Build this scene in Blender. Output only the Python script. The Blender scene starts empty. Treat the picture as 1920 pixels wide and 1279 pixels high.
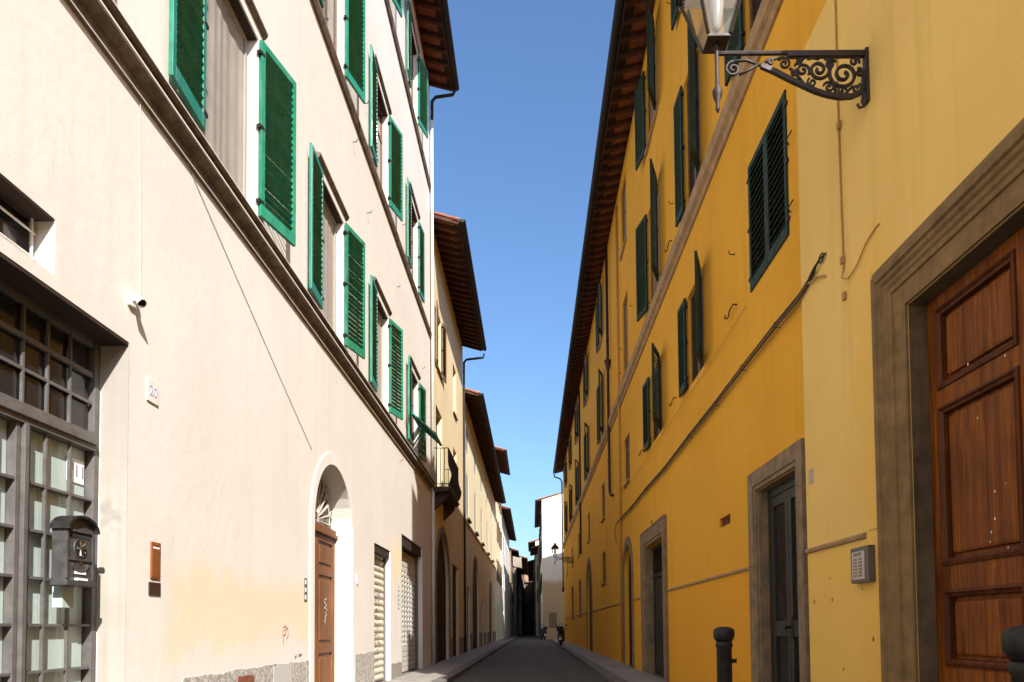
import bpy, bmesh, math, random
from mathutils import Vector, Matrix
random.seed(7)
R = math.radians
PI = math.pi

# ------------------------------------------------------------------ camera, sky, sun, exposure
SC = bpy.context.scene
COL = SC.collection
cam_data = bpy.data.cameras.new("camera")
cam = bpy.data.objects.new("camera", cam_data)
COL.objects.link(cam)
cam_data.sensor_width = 36.0
cam_data.lens = 24.375
cam_data.shift_x = -0.01956
cam_data.shift_y = 0.25394
cam_data.clip_start = 0.05
cam_data.clip_end = 4000
cam.matrix_world = Matrix.Translation((0, 0, 1.17)) @ Matrix.Rotation(R(92.2), 4, 'X') @ Matrix.Rotation(R(-0.5), 4, 'Z')
SC.camera = cam

SUN = Vector((1.0, -2.04, 1.63)).normalized()          # direction towards the sun
world = bpy.data.worlds.new("World")
SC.world = world
world.use_nodes = True
wn = world.node_tree
wn.nodes.clear()
sky = wn.nodes.new('ShaderNodeTexSky')
sky.sky_type = 'NISHITA'
sky.sun_disc = False
sky.sun_elevation = math.asin(SUN.z)
sky.sun_rotation = math.atan2(SUN.x, SUN.y)
sky.altitude = 50
sky.air_density = 1.3
sky.dust_density = 2.0
sky.ozone_density = 8.0
wbg = wn.nodes.new('ShaderNodeBackground')
wbg.inputs['Strength'].default_value = 0.116
wout = wn.nodes.new('ShaderNodeOutputWorld')
wn.links.new(sky.outputs[0], wbg.inputs[0])
wn.links.new(wbg.outputs[0], wout.inputs[0])

sun_data = bpy.data.lights.new("sun", 'SUN')
sun_data.energy = 5.0
sun_data.angle = R(0.5)
sun_data.color = (1.0, 0.962, 0.90)
sun = bpy.data.objects.new("sun", sun_data)
COL.objects.link(sun)
sun.rotation_euler = SUN.to_track_quat('Z', 'Y').to_euler()

SC.view_settings.view_transform = 'Standard'
SC.view_settings.look = 'None'
SC.view_settings.gamma = 1.0
SC.view_settings.use_curve_mapping = False
SC.view_settings.exposure = 0.97
SC.cycles.max_bounces = 6
SC.cycles.diffuse_bounces = 4
SC.cycles.glossy_bounces = 2

# ------------------------------------------------------------------ materials
M = {}


def newmat(name):
    m = bpy.data.materials.new(name)
    m.use_nodes = True
    nt = m.node_tree
    return m, nt, nt.nodes['Principled BSDF']


def noise(nt, vec, scale, detail=5, rough=0.6, dist=0.0):
    n = nt.nodes.new('ShaderNodeTexNoise')
    n.inputs['Scale'].default_value = scale
    n.inputs['Detail'].default_value = detail
    n.inputs['Roughness'].default_value = rough
    n.inputs['Distortion'].default_value = dist
    nt.links.new(vec, n.inputs['Vector'])
    return n.outputs['Fac']


def mapping(nt, vec, scale):
    n = nt.nodes.new('ShaderNodeMapping')
    n.inputs['Scale'].default_value = scale
    nt.links.new(vec, n.inputs['Vector'])
    return n.outputs[0]


def maprange(nt, v, a, b, c=0.0, d=1.0):
    n = nt.nodes.new('ShaderNodeMapRange')
    n.inputs[1].default_value = a
    n.inputs[2].default_value = b
    n.inputs[3].default_value = c
    n.inputs[4].default_value = d
    nt.links.new(v, n.inputs[0])
    return n.outputs[0]


def math_n(nt, op, a, b):
    n = nt.nodes.new('ShaderNodeMath')
    n.operation = op
    for i, v in enumerate((a, b)):
        if isinstance(v, (int, float)):
            n.inputs[i].default_value = v
        else:
            nt.links.new(v, n.inputs[i])
    return n.outputs[0]


def mix(nt, fac, a, b, mode='MIX'):
    n = nt.nodes.new('ShaderNodeMix')
    n.data_type = 'RGBA'
    n.blend_type = mode
    for sock, v in ((n.inputs[0], fac), (n.inputs[6], a), (n.inputs[7], b)):
        if isinstance(v, (int, float)):
            sock.default_value = v
        elif isinstance(v, tuple):
            sock.default_value = (*v, 1)
        else:
            nt.links.new(v, sock)
    return n.outputs[2]


def bump(nt, bsdf, h, strength, dist=0.01):
    n = nt.nodes.new('ShaderNodeBump')
    n.inputs['Strength'].default_value = strength
    n.inputs['Distance'].default_value = dist
    nt.links.new(h, n.inputs['Height'])
    nt.links.new(n.outputs[0], bsdf.inputs['Normal'])


def pos(nt):
    return nt.nodes.new('ShaderNodeNewGeometry').outputs['Position']


def sep(nt, v):
    n = nt.nodes.new('ShaderNodeSeparateXYZ')
    nt.links.new(v, n.inputs[0])
    return n.outputs


def mul(c, k):
    return tuple(min(1.0, x * k) for x in c)


def stucco(name, base, vary=0.10, streak=0.10, warm=None, patches=(), rough=0.93, crack=0.0, blotch=None):
    """painted lime render: cloudy tone, rain streaks, brushed fine relief, repaired patches with edges of their own"""
    m, nt, b = newmat(name)
    p = pos(nt)
    n1 = noise(nt, p, 0.55, 4, 0.6)
    n2 = noise(nt, p, 3.2, 3, 0.65)
    st = noise(nt, mapping(nt, p, (3.0, 3.0, 0.16)), 1.6, 3, 0.6)
    col = mix(nt, maprange(nt, n1, 0.32, 0.70), mul(base, 1 - vary), warm or mul(base, 1 + vary * 0.5))
    col = mix(nt, maprange(nt, n2, 0.42, 0.75, 0, 0.5), col, mul(base, 1 - vary * 1.2))
    col = mix(nt, maprange(nt, st, 0.52, 0.78, 0, 1.0), col, mul(base, 1 - streak))
    if blotch:
        fb = noise(nt, p, 1.1, 5, 0.7)
        col = mix(nt, maprange(nt, fb, 0.60, 0.66, 0, blotch[1]), col, blotch[0])
    s = sep(nt, p)
    nz = math_n(nt, 'MULTIPLY', math_n(nt, 'SUBTRACT', noise(nt, p, 2.0, 4, 0.65), 0.5), 1.0) if patches else None
    for (y0, y1, z0, z1, c, amt, soft) in patches:
        yy = math_n(nt, 'ADD', s[1], nz)
        zz = math_n(nt, 'ADD', s[2], math_n(nt, 'MULTIPLY', nz, 0.7))
        a = maprange(nt, yy, y0 - soft, y0 + soft)
        a = math_n(nt, 'MULTIPLY', a, maprange(nt, yy, y1 + soft, y1 - soft))
        a = math_n(nt, 'MULTIPLY', a, maprange(nt, zz, z0 - soft, z0 + soft))
        a = math_n(nt, 'MULTIPLY', a, maprange(nt, zz, z1 + soft, z1 - soft))
        col = mix(nt, math_n(nt, 'MULTIPLY', a, amt), col, c)
    if crack:
        vo = nt.nodes.new('ShaderNodeTexVoronoi')
        vo.feature = 'DISTANCE_TO_EDGE'
        vo.inputs['Scale'].default_value = 0.55
        dv = nt.nodes.new('ShaderNodeVectorMath')
        dv.operation = 'ADD'
        nn = nt.nodes.new('ShaderNodeTexNoise')
        nn.inputs['Scale'].default_value = 2.4
        nn.inputs['Detail'].default_value = 2
        nt.links.new(p, nn.inputs['Vector'])
        nt.links.new(p, dv.inputs[0])
        nt.links.new(nn.outputs['Color'], dv.inputs[1])
        nt.links.new(dv.outputs[0], vo.inputs['Vector'])
        cr = maprange(nt, vo.outputs['Distance'], 0.0, 0.006, 1.0, 0.0)
        cr = math_n(nt, 'MULTIPLY', cr, maprange(nt, n1, 0.52, 0.66))
        col = mix(nt, math_n(nt, 'MULTIPLY', cr, crack), col, mul(base, 0.45))
    # hairline scratches / tiny chips
    v = noise(nt, p, 26.0, 2, 0.7)
    col = mix(nt, maprange(nt, v, 0.70, 0.76, 0, 0.35), col, mul(base, 0.62))
    nt.links.new(col, b.inputs['Base Color'])
    b.inputs['Roughness'].default_value = rough
    b.inputs['Specular IOR Level'].default_value = 0.15
    h = noise(nt, p, 7.0, 5, 0.62)
    bump(nt, b, h, 0.30, 0.012)
    M[name] = m
    return m


def stone(name, base, dark=0.6, scale=5.0, rough=0.85, spots=0.5):
    m, nt, b = newmat(name)
    p = pos(nt)
    n1 = noise(nt, p, scale, 5, 0.66)
    st = noise(nt, mapping(nt, p, (4, 4, 0.5)), 2.2, 3, 0.65)
    col = mix(nt, maprange(nt, n1, 0.35, 0.7), mul(base, dark), mul(base, 1.12))
    col = mix(nt, maprange(nt, st, 0.50, 0.72, 0, spots), col, mul(base, dark * 0.6))
    nt.links.new(col, b.inputs['Base Color'])
    b.inputs['Roughness'].default_value = rough
    b.inputs['Specular IOR Level'].default_value = 0.25
    bump(nt, b, noise(nt, p, scale * 6, 3, 0.7), 0.5, 0.012)
    M[name] = m
    return m


def plain(name, base, rough=0.5, metal=0.0, vary=0.18, scale=9.0, spec=0.5, bumpy=0.15, coat=0.0, each=0.0, dust=None):
    m, nt, b = newmat(name)
    p = pos(nt)
    n1 = noise(nt, p, scale, 3, 0.65)
    col = mix(nt, maprange(nt, n1, 0.3, 0.7), mul(base, 1 - vary), mul(base, 1 + vary))
    if each:
        oi = nt.nodes.new('ShaderNodeObjectInfo')
        col = mix(nt, maprange(nt, oi.outputs['Random'], 0, 1, 0, each), col, mul(base, 0.55))
    if dust:
        dn = noise(nt, mapping(nt, p, (5, 5, 1.2)), 2.2, 4, 0.65)
        col = mix(nt, maprange(nt, dn, 0.46, 0.70, 0, 0.6), col, dust)
    nt.links.new(col, b.inputs['Base Color'])
    nt.links.new(maprange(nt, n1, 0.3, 0.7, max(0.02, rough - 0.12), min(1, rough + 0.12)), b.inputs['Roughness'])
    b.inputs['Metallic'].default_value = metal
    b.inputs['Specular IOR Level'].default_value = spec
    b.inputs['Coat Weight'].default_value = coat
    if bumpy:
        bump(nt, b, noise(nt, p, scale * 7, 2, 0.6), bumpy, 0.004)
    M[name] = m
    return m


def wood(name, base, dark, rough=0.42, axis=2, scale=1.0, coat=0.15):
    m, nt, b = newmat(name)
    p = pos(nt)
    sc = [14.0 * scale] * 3
    sc[axis] = 0.55 * scale
    g = noise(nt, mapping(nt, p, tuple(sc)), 1.7, 8, 0.7, 1.2)
    g2 = noise(nt, mapping(nt, p, tuple(x * 3.3 for x in sc)), 2.0, 4, 0.6)
    w = noise(nt, p, 1.6, 4, 0.6)
    col = mix(nt, maprange(nt, g, 0.34, 0.66), dark, base)
    col = mix(nt, maprange(nt, g2, 0.45, 0.7, 0, 0.4), col, mul(dark, 0.8))
    col = mix(nt, maprange(nt, w, 0.42, 0.70, 0, 0.75), col, mul(dark, 0.75))
    nt.links.new(col, b.inputs['Base Color'])
    b.inputs['Roughness'].default_value = rough
    b.inputs['Specular IOR Level'].default_value = 0.22
    b.inputs['Coat Weight'].default_value = coat
    b.inputs['Coat Roughness'].default_value = 0.3
    bump(nt, b, g, 0.25, 0.004)
    M[name] = m
    return m


CREAM = (0.695, 0.632, 0.562)
PEACH = (0.74, 0.58, 0.35)
stucco('cream_render', CREAM, 0.06, 0.085, crack=0.22, warm=(0.72, 0.66, 0.59),
       patches=((5.75, 9.6, 0.98, 1.70, PEACH, 0.62, 0.13), (14.9, 16.0, 2.2, 3.1, (0.78, 0.64, 0.36), 0.7, 0.25),
                (6.0, 9.6, 0.5, 0.98, (0.66, 0.60, 0.55), 0.45, 0.25), (11.5, 16.2, 0.0, 0.9, (0.60, 0.56, 0.49), 0.5, 0.3),
                (8.0, 9.0, 0.80, 1.15, (0.70, 0.62, 0.58), 0.6, 0.15), (5.1, 5.9, 2.2, 4.0, (0.74, 0.69, 0.62), 0.5, 0.2)))
stucco('jamb_render', (0.40, 0.365, 0.315), 0.16, 0.22, blotch=((0.27, 0.25, 0.225), 0.7))
stucco('trim_cream', (0.72, 0.665, 0.59), 0.05, 0.10)
stucco('white_surround', (0.56, 0.535, 0.50), 0.08, 0.12)
stucco('ochre_render', (0.82, 0.412, 0.040), 0.10, 0.15, warm=(0.845, 0.44, 0.050),
       patches=((7.5, 60, 0.0, 1.86, (0.80, 0.36, 0.030), 0.6, 0.06), (9.0, 13.0, 0.3, 4.0, (0.83, 0.445, 0.055), 0.35, 0.6)))
stucco('ochre_light', (0.87, 0.59, 0.175), 0.07, 0.13, crack=0.14, warm=(0.885, 0.62, 0.205),
       patches=((-9, 7, 0.0, 1.85, (0.86, 0.53, 0.115), 0.65, 0.05), (4.9, 5.5, 0.0, 4.2, (0.85, 0.52, 0.11), 0.5, 0.06)))
stucco('yellow_render', (0.69, 0.56, 0.34), 0.10, 0.14, blotch=((0.60, 0.46, 0.26), 0.35))
stucco('yellow_render_pale', (0.72, 0.62, 0.42), 0.08, 0.12)
stucco('white_render', (0.76, 0.72, 0.64), 0.08, 0.12, patches=((65.0, 67.0, -2.0, 5.6, (0.50, 0.36, 0.20), 0.95, 0.25),))
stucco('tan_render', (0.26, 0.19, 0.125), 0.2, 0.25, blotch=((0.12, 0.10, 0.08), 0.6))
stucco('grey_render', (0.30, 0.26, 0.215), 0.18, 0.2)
stucco('canyon_shade_render', (0.19, 0.155, 0.125), 0.3, 0.3, blotch=((0.30, 0.26, 0.21), 0.5))  # far houses darkened in base colour for the deep street's shade
def granular(name, a, c, dk):
    m, nt, b = newmat(name)
    p = pos(nt)
    n1 = noise(nt, p, 22.0, 5, 0.72)
    n2 = noise(nt, p, 60.0, 3, 0.7)
    col = mix(nt, maprange(nt, n1, 0.38, 0.60), a, c)
    col = mix(nt, maprange(nt, n2, 0.52, 0.66, 0, 0.8), col, dk)
    nt.links.new(col, b.inputs['Base Color'])
    b.inputs['Roughness'].default_value = 0.95
    bump(nt, b, n1, 0.8, 0.02)
    M[name] = m


granular('rough_plinth', (0.24, 0.215, 0.19), (0.56, 0.52, 0.46), (0.17, 0.15, 0.135))
stucco('smooth_repair', (0.46, 0.44, 0.405), 0.08, 0.12)
stone('string_stone', (0.235, 0.175, 0.125), 0.50, 4.0, 0.9, 0.7)
stone('band_stone', (0.44, 0.29, 0.155), 0.72, 6.0, 0.85, 0.35)
stone('serena', (0.30, 0.215, 0.135), 0.62, 7.0, 0.8, 0.55)
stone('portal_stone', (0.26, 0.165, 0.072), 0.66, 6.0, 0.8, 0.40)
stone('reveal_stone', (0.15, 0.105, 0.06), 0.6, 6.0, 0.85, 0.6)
stone('slab_stone', (0.30, 0.275, 0.245), 0.75, 3.0, 0.75, 0.2)
stone('kerb_stone', (0.16, 0.148, 0.135), 0.7, 4.0, 0.75, 0.3)
stone('terracotta', (0.33, 0.115, 0.055), 0.55, 5.0, 0.9, 0.3)
stone('roof_tile', (0.40, 0.22, 0.13), 0.55, 6.0, 0.9, 0.35)
stone('balcony_stone', (0.095, 0.068, 0.05), 0.6, 6.0, 0.9, 0.5)
stone('brick_red', (0.24, 0.085, 0.045), 0.6, 12.0, 0.9, 0.2)
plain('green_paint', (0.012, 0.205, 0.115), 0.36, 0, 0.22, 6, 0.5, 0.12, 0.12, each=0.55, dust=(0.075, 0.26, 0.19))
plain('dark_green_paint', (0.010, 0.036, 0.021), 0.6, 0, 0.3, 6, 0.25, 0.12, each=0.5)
plain('pale_shutter', (0.50, 0.50, 0.49), 0.6, 0, 0.1)
plain('rafter_wood', (0.075, 0.030, 0.020), 0.8, 0, 0.4, 5, 0.2)
plain('gutter_metal', (0.022, 0.018, 0.018), 0.75, 0.0, 0.4, 8, 0.25)
plain('dark_eave_wood', (0.030, 0.018, 0.014), 0.85, 0, 0.4, 5, 0.2)  # near-black wood for the outer strip of the eave soffit
plain('soffit_shade', (0.040, 0.026, 0.018), 0.8, 0, 0.3, 6, 0.2)  # near-black colour that paints the shade under opening heads
plain('pipe_painted', (0.60, 0.56, 0.50), 0.6, 0, 0.1)
plain('pipe_brown', (0.045, 0.022, 0.018), 0.5, 0.2, 0.3)
plain('pipe_ochre', (0.56, 0.30, 0.055), 0.7, 0, 0.15)
plain('iron', (0.030, 0.026, 0.024), 0.55, 0.5, 0.4, 14)
plain('iron_rust', (0.060, 0.030, 0.022), 0.7, 0.3, 0.5, 18)
plain('lamp_iron', (0.036, 0.026, 0.023), 0.55, 0.3, 0.5, 16)
plain('gate_iron', (0.120, 0.110, 0.103), 0.5, 0.1, 0.2, 10)
plain('box_iron', (0.085, 0.083, 0.082), 0.42, 0.35, 0.25, 18)
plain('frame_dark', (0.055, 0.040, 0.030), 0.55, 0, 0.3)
plain('frame_brown', (0.14, 0.075, 0.035), 0.6, 0, 0.3)
plain('door_green_black', (0.022, 0.024, 0.020), 0.4, 0, 0.3, 5)
plain('blind', (0.30, 0.255, 0.215), 0.75, 0, 0.10, 3)
plain('blind_brown', (0.20, 0.115, 0.055), 0.8, 0, 0.2, 3)
plain('frosted', (0.40, 0.48, 0.45), 0.22, 0, 0.08, 2, 0.6, 0)
plain('glass_dark', (0.014, 0.014, 0.016), 0.08, 0, 0.2, 2, 0.6, 0.03)
plain('dark_room', (0.016, 0.011, 0.008), 0.7, 0, 0.3, 3, 0.15, 0)  # near-black sheet colour standing for the darkness of unlit rooms
plain('lamp_glass', (0.30, 0.285, 0.26), 0.25, 0, 0.1, 4, 0.5, 0)
plain('white_plastic', (0.74, 0.72, 0.67), 0.4, 0, 0.05)
plain('paper', (0.82, 0.80, 0.80), 0.7, 0, 0.03)
plain('print_dark', (0.22, 0.21, 0.23), 0.7, 0, 0.05)
plain('print_blue', (0.40, 0.42, 0.55), 0.6, 0, 0.05)
plain('pink_ink', (0.70, 0.42, 0.42), 0.7, 0, 0.05)
plain('red_ink', (0.45, 0.10, 0.08), 0.7, 0, 0.1)
plain('grey_ink', (0.20, 0.18, 0.18), 0.8, 0, 0.1)
plain('pale_ink', (0.62, 0.50, 0.38), 0.8, 0, 0.1)
plain('brass_brown', (0.25, 0.085, 0.022), 0.5, 0.2, 0.12, 6)
plain('dark_brown', (0.045, 0.020, 0.014), 0.5, 0, 0.2)
plain('roller_beige', (0.58, 0.49, 0.38), 0.6, 0, 0.12, 4)
plain('roller_grey', (0.56, 0.53, 0.48), 0.55, 0.1, 0.10, 5)
plain('rubber', (0.02, 0.02, 0.02), 0.8, 0, 0.2)
plain('scooter_paint', (0.012, 0.014, 0.016), 0.45, 0, 0.1, 4, 0.3, 0)
plain('scooter_blue', (0.02, 0.026, 0.045), 0.45, 0, 0.1, 4, 0.3, 0)
plain('chrome', (0.5, 0.5, 0.5), 0.2, 1.0, 0.05)
plain('tail_red', (0.35, 0.01, 0.01), 0.2, 0, 0.05)
plain('cable_dark', (0.085, 0.055, 0.035), 0.7, 0, 0.3, 20)
plain('cable_ochre', (0.44, 0.25, 0.075), 0.7, 0, 0.2, 20)
plain('cable_cream', (0.44, 0.385, 0.32), 0.7, 0, 0.1, 20)
wood('chestnut', (0.37, 0.112, 0.010), (0.085, 0.019, 0.002), 0.55, coat=0.0)
wood('chestnut_shade_grime', (0.16, 0.042, 0.006), (0.045, 0.010, 0.002), 0.5, coat=0.0)  # darker copy for mouldings: recess shade and grime put into the colour
wood('walnut', (0.27, 0.105, 0.030), (0.13, 0.045, 0.013), 0.55, coat=0.0)
wood('dark_wood', (0.035, 0.021, 0.012), (0.014, 0.009, 0.006), 0.7, coat=0.0)


def asphalt():
    m, nt, b = newmat('asphalt')
    p = pos(nt)
    n1 = noise(nt, p, 0.35, 6, 0.65, 0.5)
    n2 = noise(nt, p, 30, 5, 0.75)
    tr = noise(nt, mapping(nt, p, (1.6, 0.05, 1)), 1.0, 4, 0.5)
    col = mix(nt, maprange(nt, n1, 0.3, 0.7), (0.034, 0.031, 0.028), (0.064, 0.057, 0.050))
    col = mix(nt, maprange(nt, n2, 0.4, 0.75, 0, 0.6), col, (0.085, 0.077, 0.068))
    col = mix(nt, maprange(nt, tr, 0.45, 0.7, 0, 0.5), col, (0.032, 0.029, 0.027))
    nt.links.new(col, b.inputs['Base Color'])
    b.inputs['Roughness'].default_value = 0.8
    bump(nt, b, n2, 0.4, 0.008)
    M['asphalt'] = m


asphalt()
plain('earth', (0.16, 0.14, 0.11), 0.95, 0, 0.2, 0.5)

# ------------------------------------------------------------------ mesh helpers
WL = {}          # world position of every object's origin (translation only)


def tag(o, label=None, cat=None, group=None, kind=None):
    for k, v in (('label', label), ('category', cat), ('group', group), ('kind', kind)):
        if v:
            o[k] = v
    return o


def empty(name, loc, label=None, cat=None, group=None):
    o = bpy.data.objects.new(name, None)
    o.empty_display_size = 0.2
    COL.objects.link(o)
    o.location = loc
    WL[o.name] = Vector(loc)
    return tag(o, label, cat, group)


class MB:
    def __init__(self):
        self.v, self.f = [], []

    def add(self, vs, fs):
        n = len(self.v)
        self.v += [tuple(p) for p in vs]
        self.f += [tuple(i + n for i in f) for f in fs]
        return self

    def quad(self, a, b, c, d):
        return self.add((a, b, c, d), ((0, 1, 2, 3),))

    def box(self, x0, x1, y0, y1, z0, z1):
        return self.add([(x, y, z) for x in (x0, x1) for y in (y0, y1) for z in (z0, z1)],
                        ((0, 1, 3, 2), (4, 6, 7, 5), (0, 4, 5, 1), (2, 3, 7, 6), (0, 2, 6, 4), (1, 5, 7, 3)))

    def bar(self, p, q, w, h, up=(0, 0, 1)):
        p, q = Vector(p), Vector(q)
        t = (q - p).normalized()
        u = Vector(up)
        s = t.cross(u)
        if s.length < 1e-4:
            s = t.cross(Vector((1, 0, 0)))
        s.normalize()
        u = s.cross(t)
        vs = []
        for e in (p, q):
            for a, b in ((-1, -1), (1, -1), (1, 1), (-1, 1)):
                vs.append(e + s * (a * w / 2) + u * (b * h / 2))
        return self.add(vs, ((0, 1, 2, 3), (7, 6, 5, 4), (0, 4, 5, 1), (1, 5, 6, 2), (2, 6, 7, 3), (3, 7, 4, 0)))

    def tube(self, pts, r, n=8, caps=True):
        pts = [Vector(p) for p in pts]
        rs = r if isinstance(r, (list, tuple)) else [r] * len(pts)
        rings = []
        prev = None
        for i, p in enumerate(pts):
            t = (pts[min(i + 1, len(pts) - 1)] - pts[max(i - 1, 0)])
            t = t.normalized() if t.length > 1e-9 else Vector((0, 0, 1))
            if prev is None:
                s = t.cross(Vector((0, 0, 1)))
                if s.length < 1e-3:
                    s = t.cross(Vector((0, 1, 0)))
            else:
                s = prev - t * prev.dot(t)
            s.normalize()
            prev = s
            u = t.cross(s)
            rings.append([p + (s * math.cos(2 * PI * k / n) + u * math.sin(2 * PI * k / n)) * rs[i] for k in range(n)])
        vs = [v for ring in rings for v in ring]
        fs = []
        for i in range(len(rings) - 1):
            for k in range(n):
                fs.append((i * n + k, i * n + (k + 1) % n, (i + 1) * n + (k + 1) % n, (i + 1) * n + k))
        if caps:
            fs.append(tuple(reversed(range(n))))
            fs.append(tuple((len(rings) - 1) * n + k for k in range(n)))
        return self.add(vs, fs)

    def lathe(self, prof, c=(0, 0, 0), n=24):
        vs, fs = [], []
        for (r, z) in prof:
            for k in range(n):
                a = 2 * PI * k / n
                vs.append((c[0] + r * math.cos(a), c[1] + r * math.sin(a), c[2] + z))
        for i in range(len(prof) - 1):
            for k in range(n):
                fs.append((i * n + k, i * n + (k + 1) % n, (i + 1) * n + (k + 1) % n, (i + 1) * n + k))
        fs.append(tuple(reversed(range(n))))
        fs.append(tuple((len(prof) - 1) * n + k for k in range(n)))
        return self.add(vs, fs)

    def prism(self, poly, d):
        """closed polygon of 3-D points extruded by vector d"""
        n = len(poly)
        d = Vector(d)
        vs = [Vector(p) for p in poly] + [Vector(p) + d for p in poly]
        fs = [tuple(range(n)), tuple(reversed(range(n, 2 * n)))]
        fs += [(i, (i + 1) % n, n + (i + 1) % n, n + i) for i in range(n)]
        return self.add(vs, fs)

    def mesh(self, name, mat, smooth=False, bevel=0.0, solid=True):
        me = bpy.data.meshes.new(name)
        me.from_pydata(self.v, [], self.f)
        bm = bmesh.new()
        bm.from_mesh(me)
        if solid:
            bmesh.ops.recalc_face_normals(bm, faces=bm.faces)
        if bevel:
            ed = [e for e in bm.edges if len(e.link_faces) == 2 and e.calc_face_angle(0) > 0.6]
            bmesh.ops.bevel(bm, geom=ed, offset=bevel, segments=2, affect='EDGES', profile=0.6)
        bm.to_mesh(me)
        bm.free()
        if smooth:
            for p in me.polygons:
                p.use_smooth = True
        me.materials.append(M[mat] if isinstance(mat, str) else mat)
        return me

    def build(self, name, mat, parent=None, smooth=False, bevel=0.0, solid=True, kind=None, base=False):
        xs, ys, zs = zip(*self.v)
        c = Vector(((min(xs) + max(xs)) / 2, (min(ys) + max(ys)) / 2, min(zs) if base else (min(zs) + max(zs)) / 2))
        self.v = [(x - c.x, y - c.y, z - c.z) for x, y, z in self.v]
        me = self.mesh(name, mat, smooth, bevel, solid)
        return place(name, me, c, parent, kind)


def place(name, me, world_loc, parent=None, kind=None, rotz=0.0):
    o = bpy.data.objects.new(name, me)
    COL.objects.link(o)
    w = Vector(world_loc)
    WL[o.name] = w
    if parent is not None:
        o.parent = parent
        o.location = w - WL[parent.name]
    else:
        o.location = w
    o.rotation_euler.z = rotz
    if kind:
        o['kind'] = kind
    return o


def local(name, me, parent, loc, rot=(0, 0, 0), kind=None):
    """child placed in its parent's own axes"""
    o = bpy.data.objects.new(name, me)
    COL.objects.link(o)
    o.parent = parent
    o.location = loc
    o.rotation_euler = rot
    if kind:
        o['kind'] = kind
    return o


def text_mesh(name, body, size, mat, depth=0.001):
    cu = bpy.data.curves.new(name, 'FONT')
    cu.body = body
    cu.size = size
    cu.align_x = 'CENTER'
    cu.align_y = 'CENTER'
    cu.extrude = depth
    ob = bpy.data.objects.new(name, cu)
    me = bpy.data.meshes.new_from_object(ob)
    bpy.data.objects.remove(ob)
    me.materials.clear()
    me.materials.append(M[mat])
    return me


# ------------------------------------------------------------------ setting: ground, road, pavements
MB().quad((-900, -900, -0.06), (900, -900, -0.06), (900, 1500, -0.06), (-900, 1500, -0.06)).build('ground', 'earth', kind='structure', solid=False)
road = MB()
NY = 60
for i in range(NY):
    ya, yb = -40 + i * 5, -35 + i * 5
    prof = [(-2.2, -0.02), (-1.2, 0.02), (0, 0.035), (1.2, 0.02), (2.2, -0.02)]
    for (xa, za), (xb, zb) in zip(prof, prof[1:]):
        road.quad((xa, ya, za), (xb, ya, zb), (xb, yb, zb), (xa, yb, za))
road.build('road', 'asphalt', kind='structure', solid=False)

XL, XR = -3.0, 2.65


def pavement(name, x_wall, x_kerb, y0, y1):
    s = 1 if x_kerb > x_wall else -1
    base = MB().box(min(x_wall - s * 0.4, x_kerb - s * 0.05), max(x_wall - s * 0.4, x_kerb - s * 0.05), y0, y1, -0.05, 0.078)
    o = base.build(name, 'kerb_stone', kind='structure')
    kx = x_kerb - s * 0.26
    kerb = MB().box(-0.13, 0.13, -0.494, 0.494, -0.05, 0.10).mesh('kerb_stone', 'kerb_stone', bevel=0.012)
    y = 2.0
    while y < 64:
        k = place('kerb_stone', kerb, (x_kerb - s * 0.13, y + random.uniform(-.002, .002), random.uniform(-0.004, 0.004)), o)
        y += 1.0
    wslab = abs(kx - x_wall) - 0.012
    slab = MB().box(-wslab / 2, wslab / 2, -0.345, 0.345, 0.05, 0.10).mesh('paving_slab', 'slab_stone', bevel=0.006)
    y = 2.0
    while y < 60:
        place('paving_slab', slab, ((x_wall + kx) / 2, y, random.uniform(-0.004, 0.004)), o)
        y += 0.702
    return o


pavement('pavement_left', XL, -1.80, -30, 101)
pavement('pavement_right', XR, 1.62, -30, 62)


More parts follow.
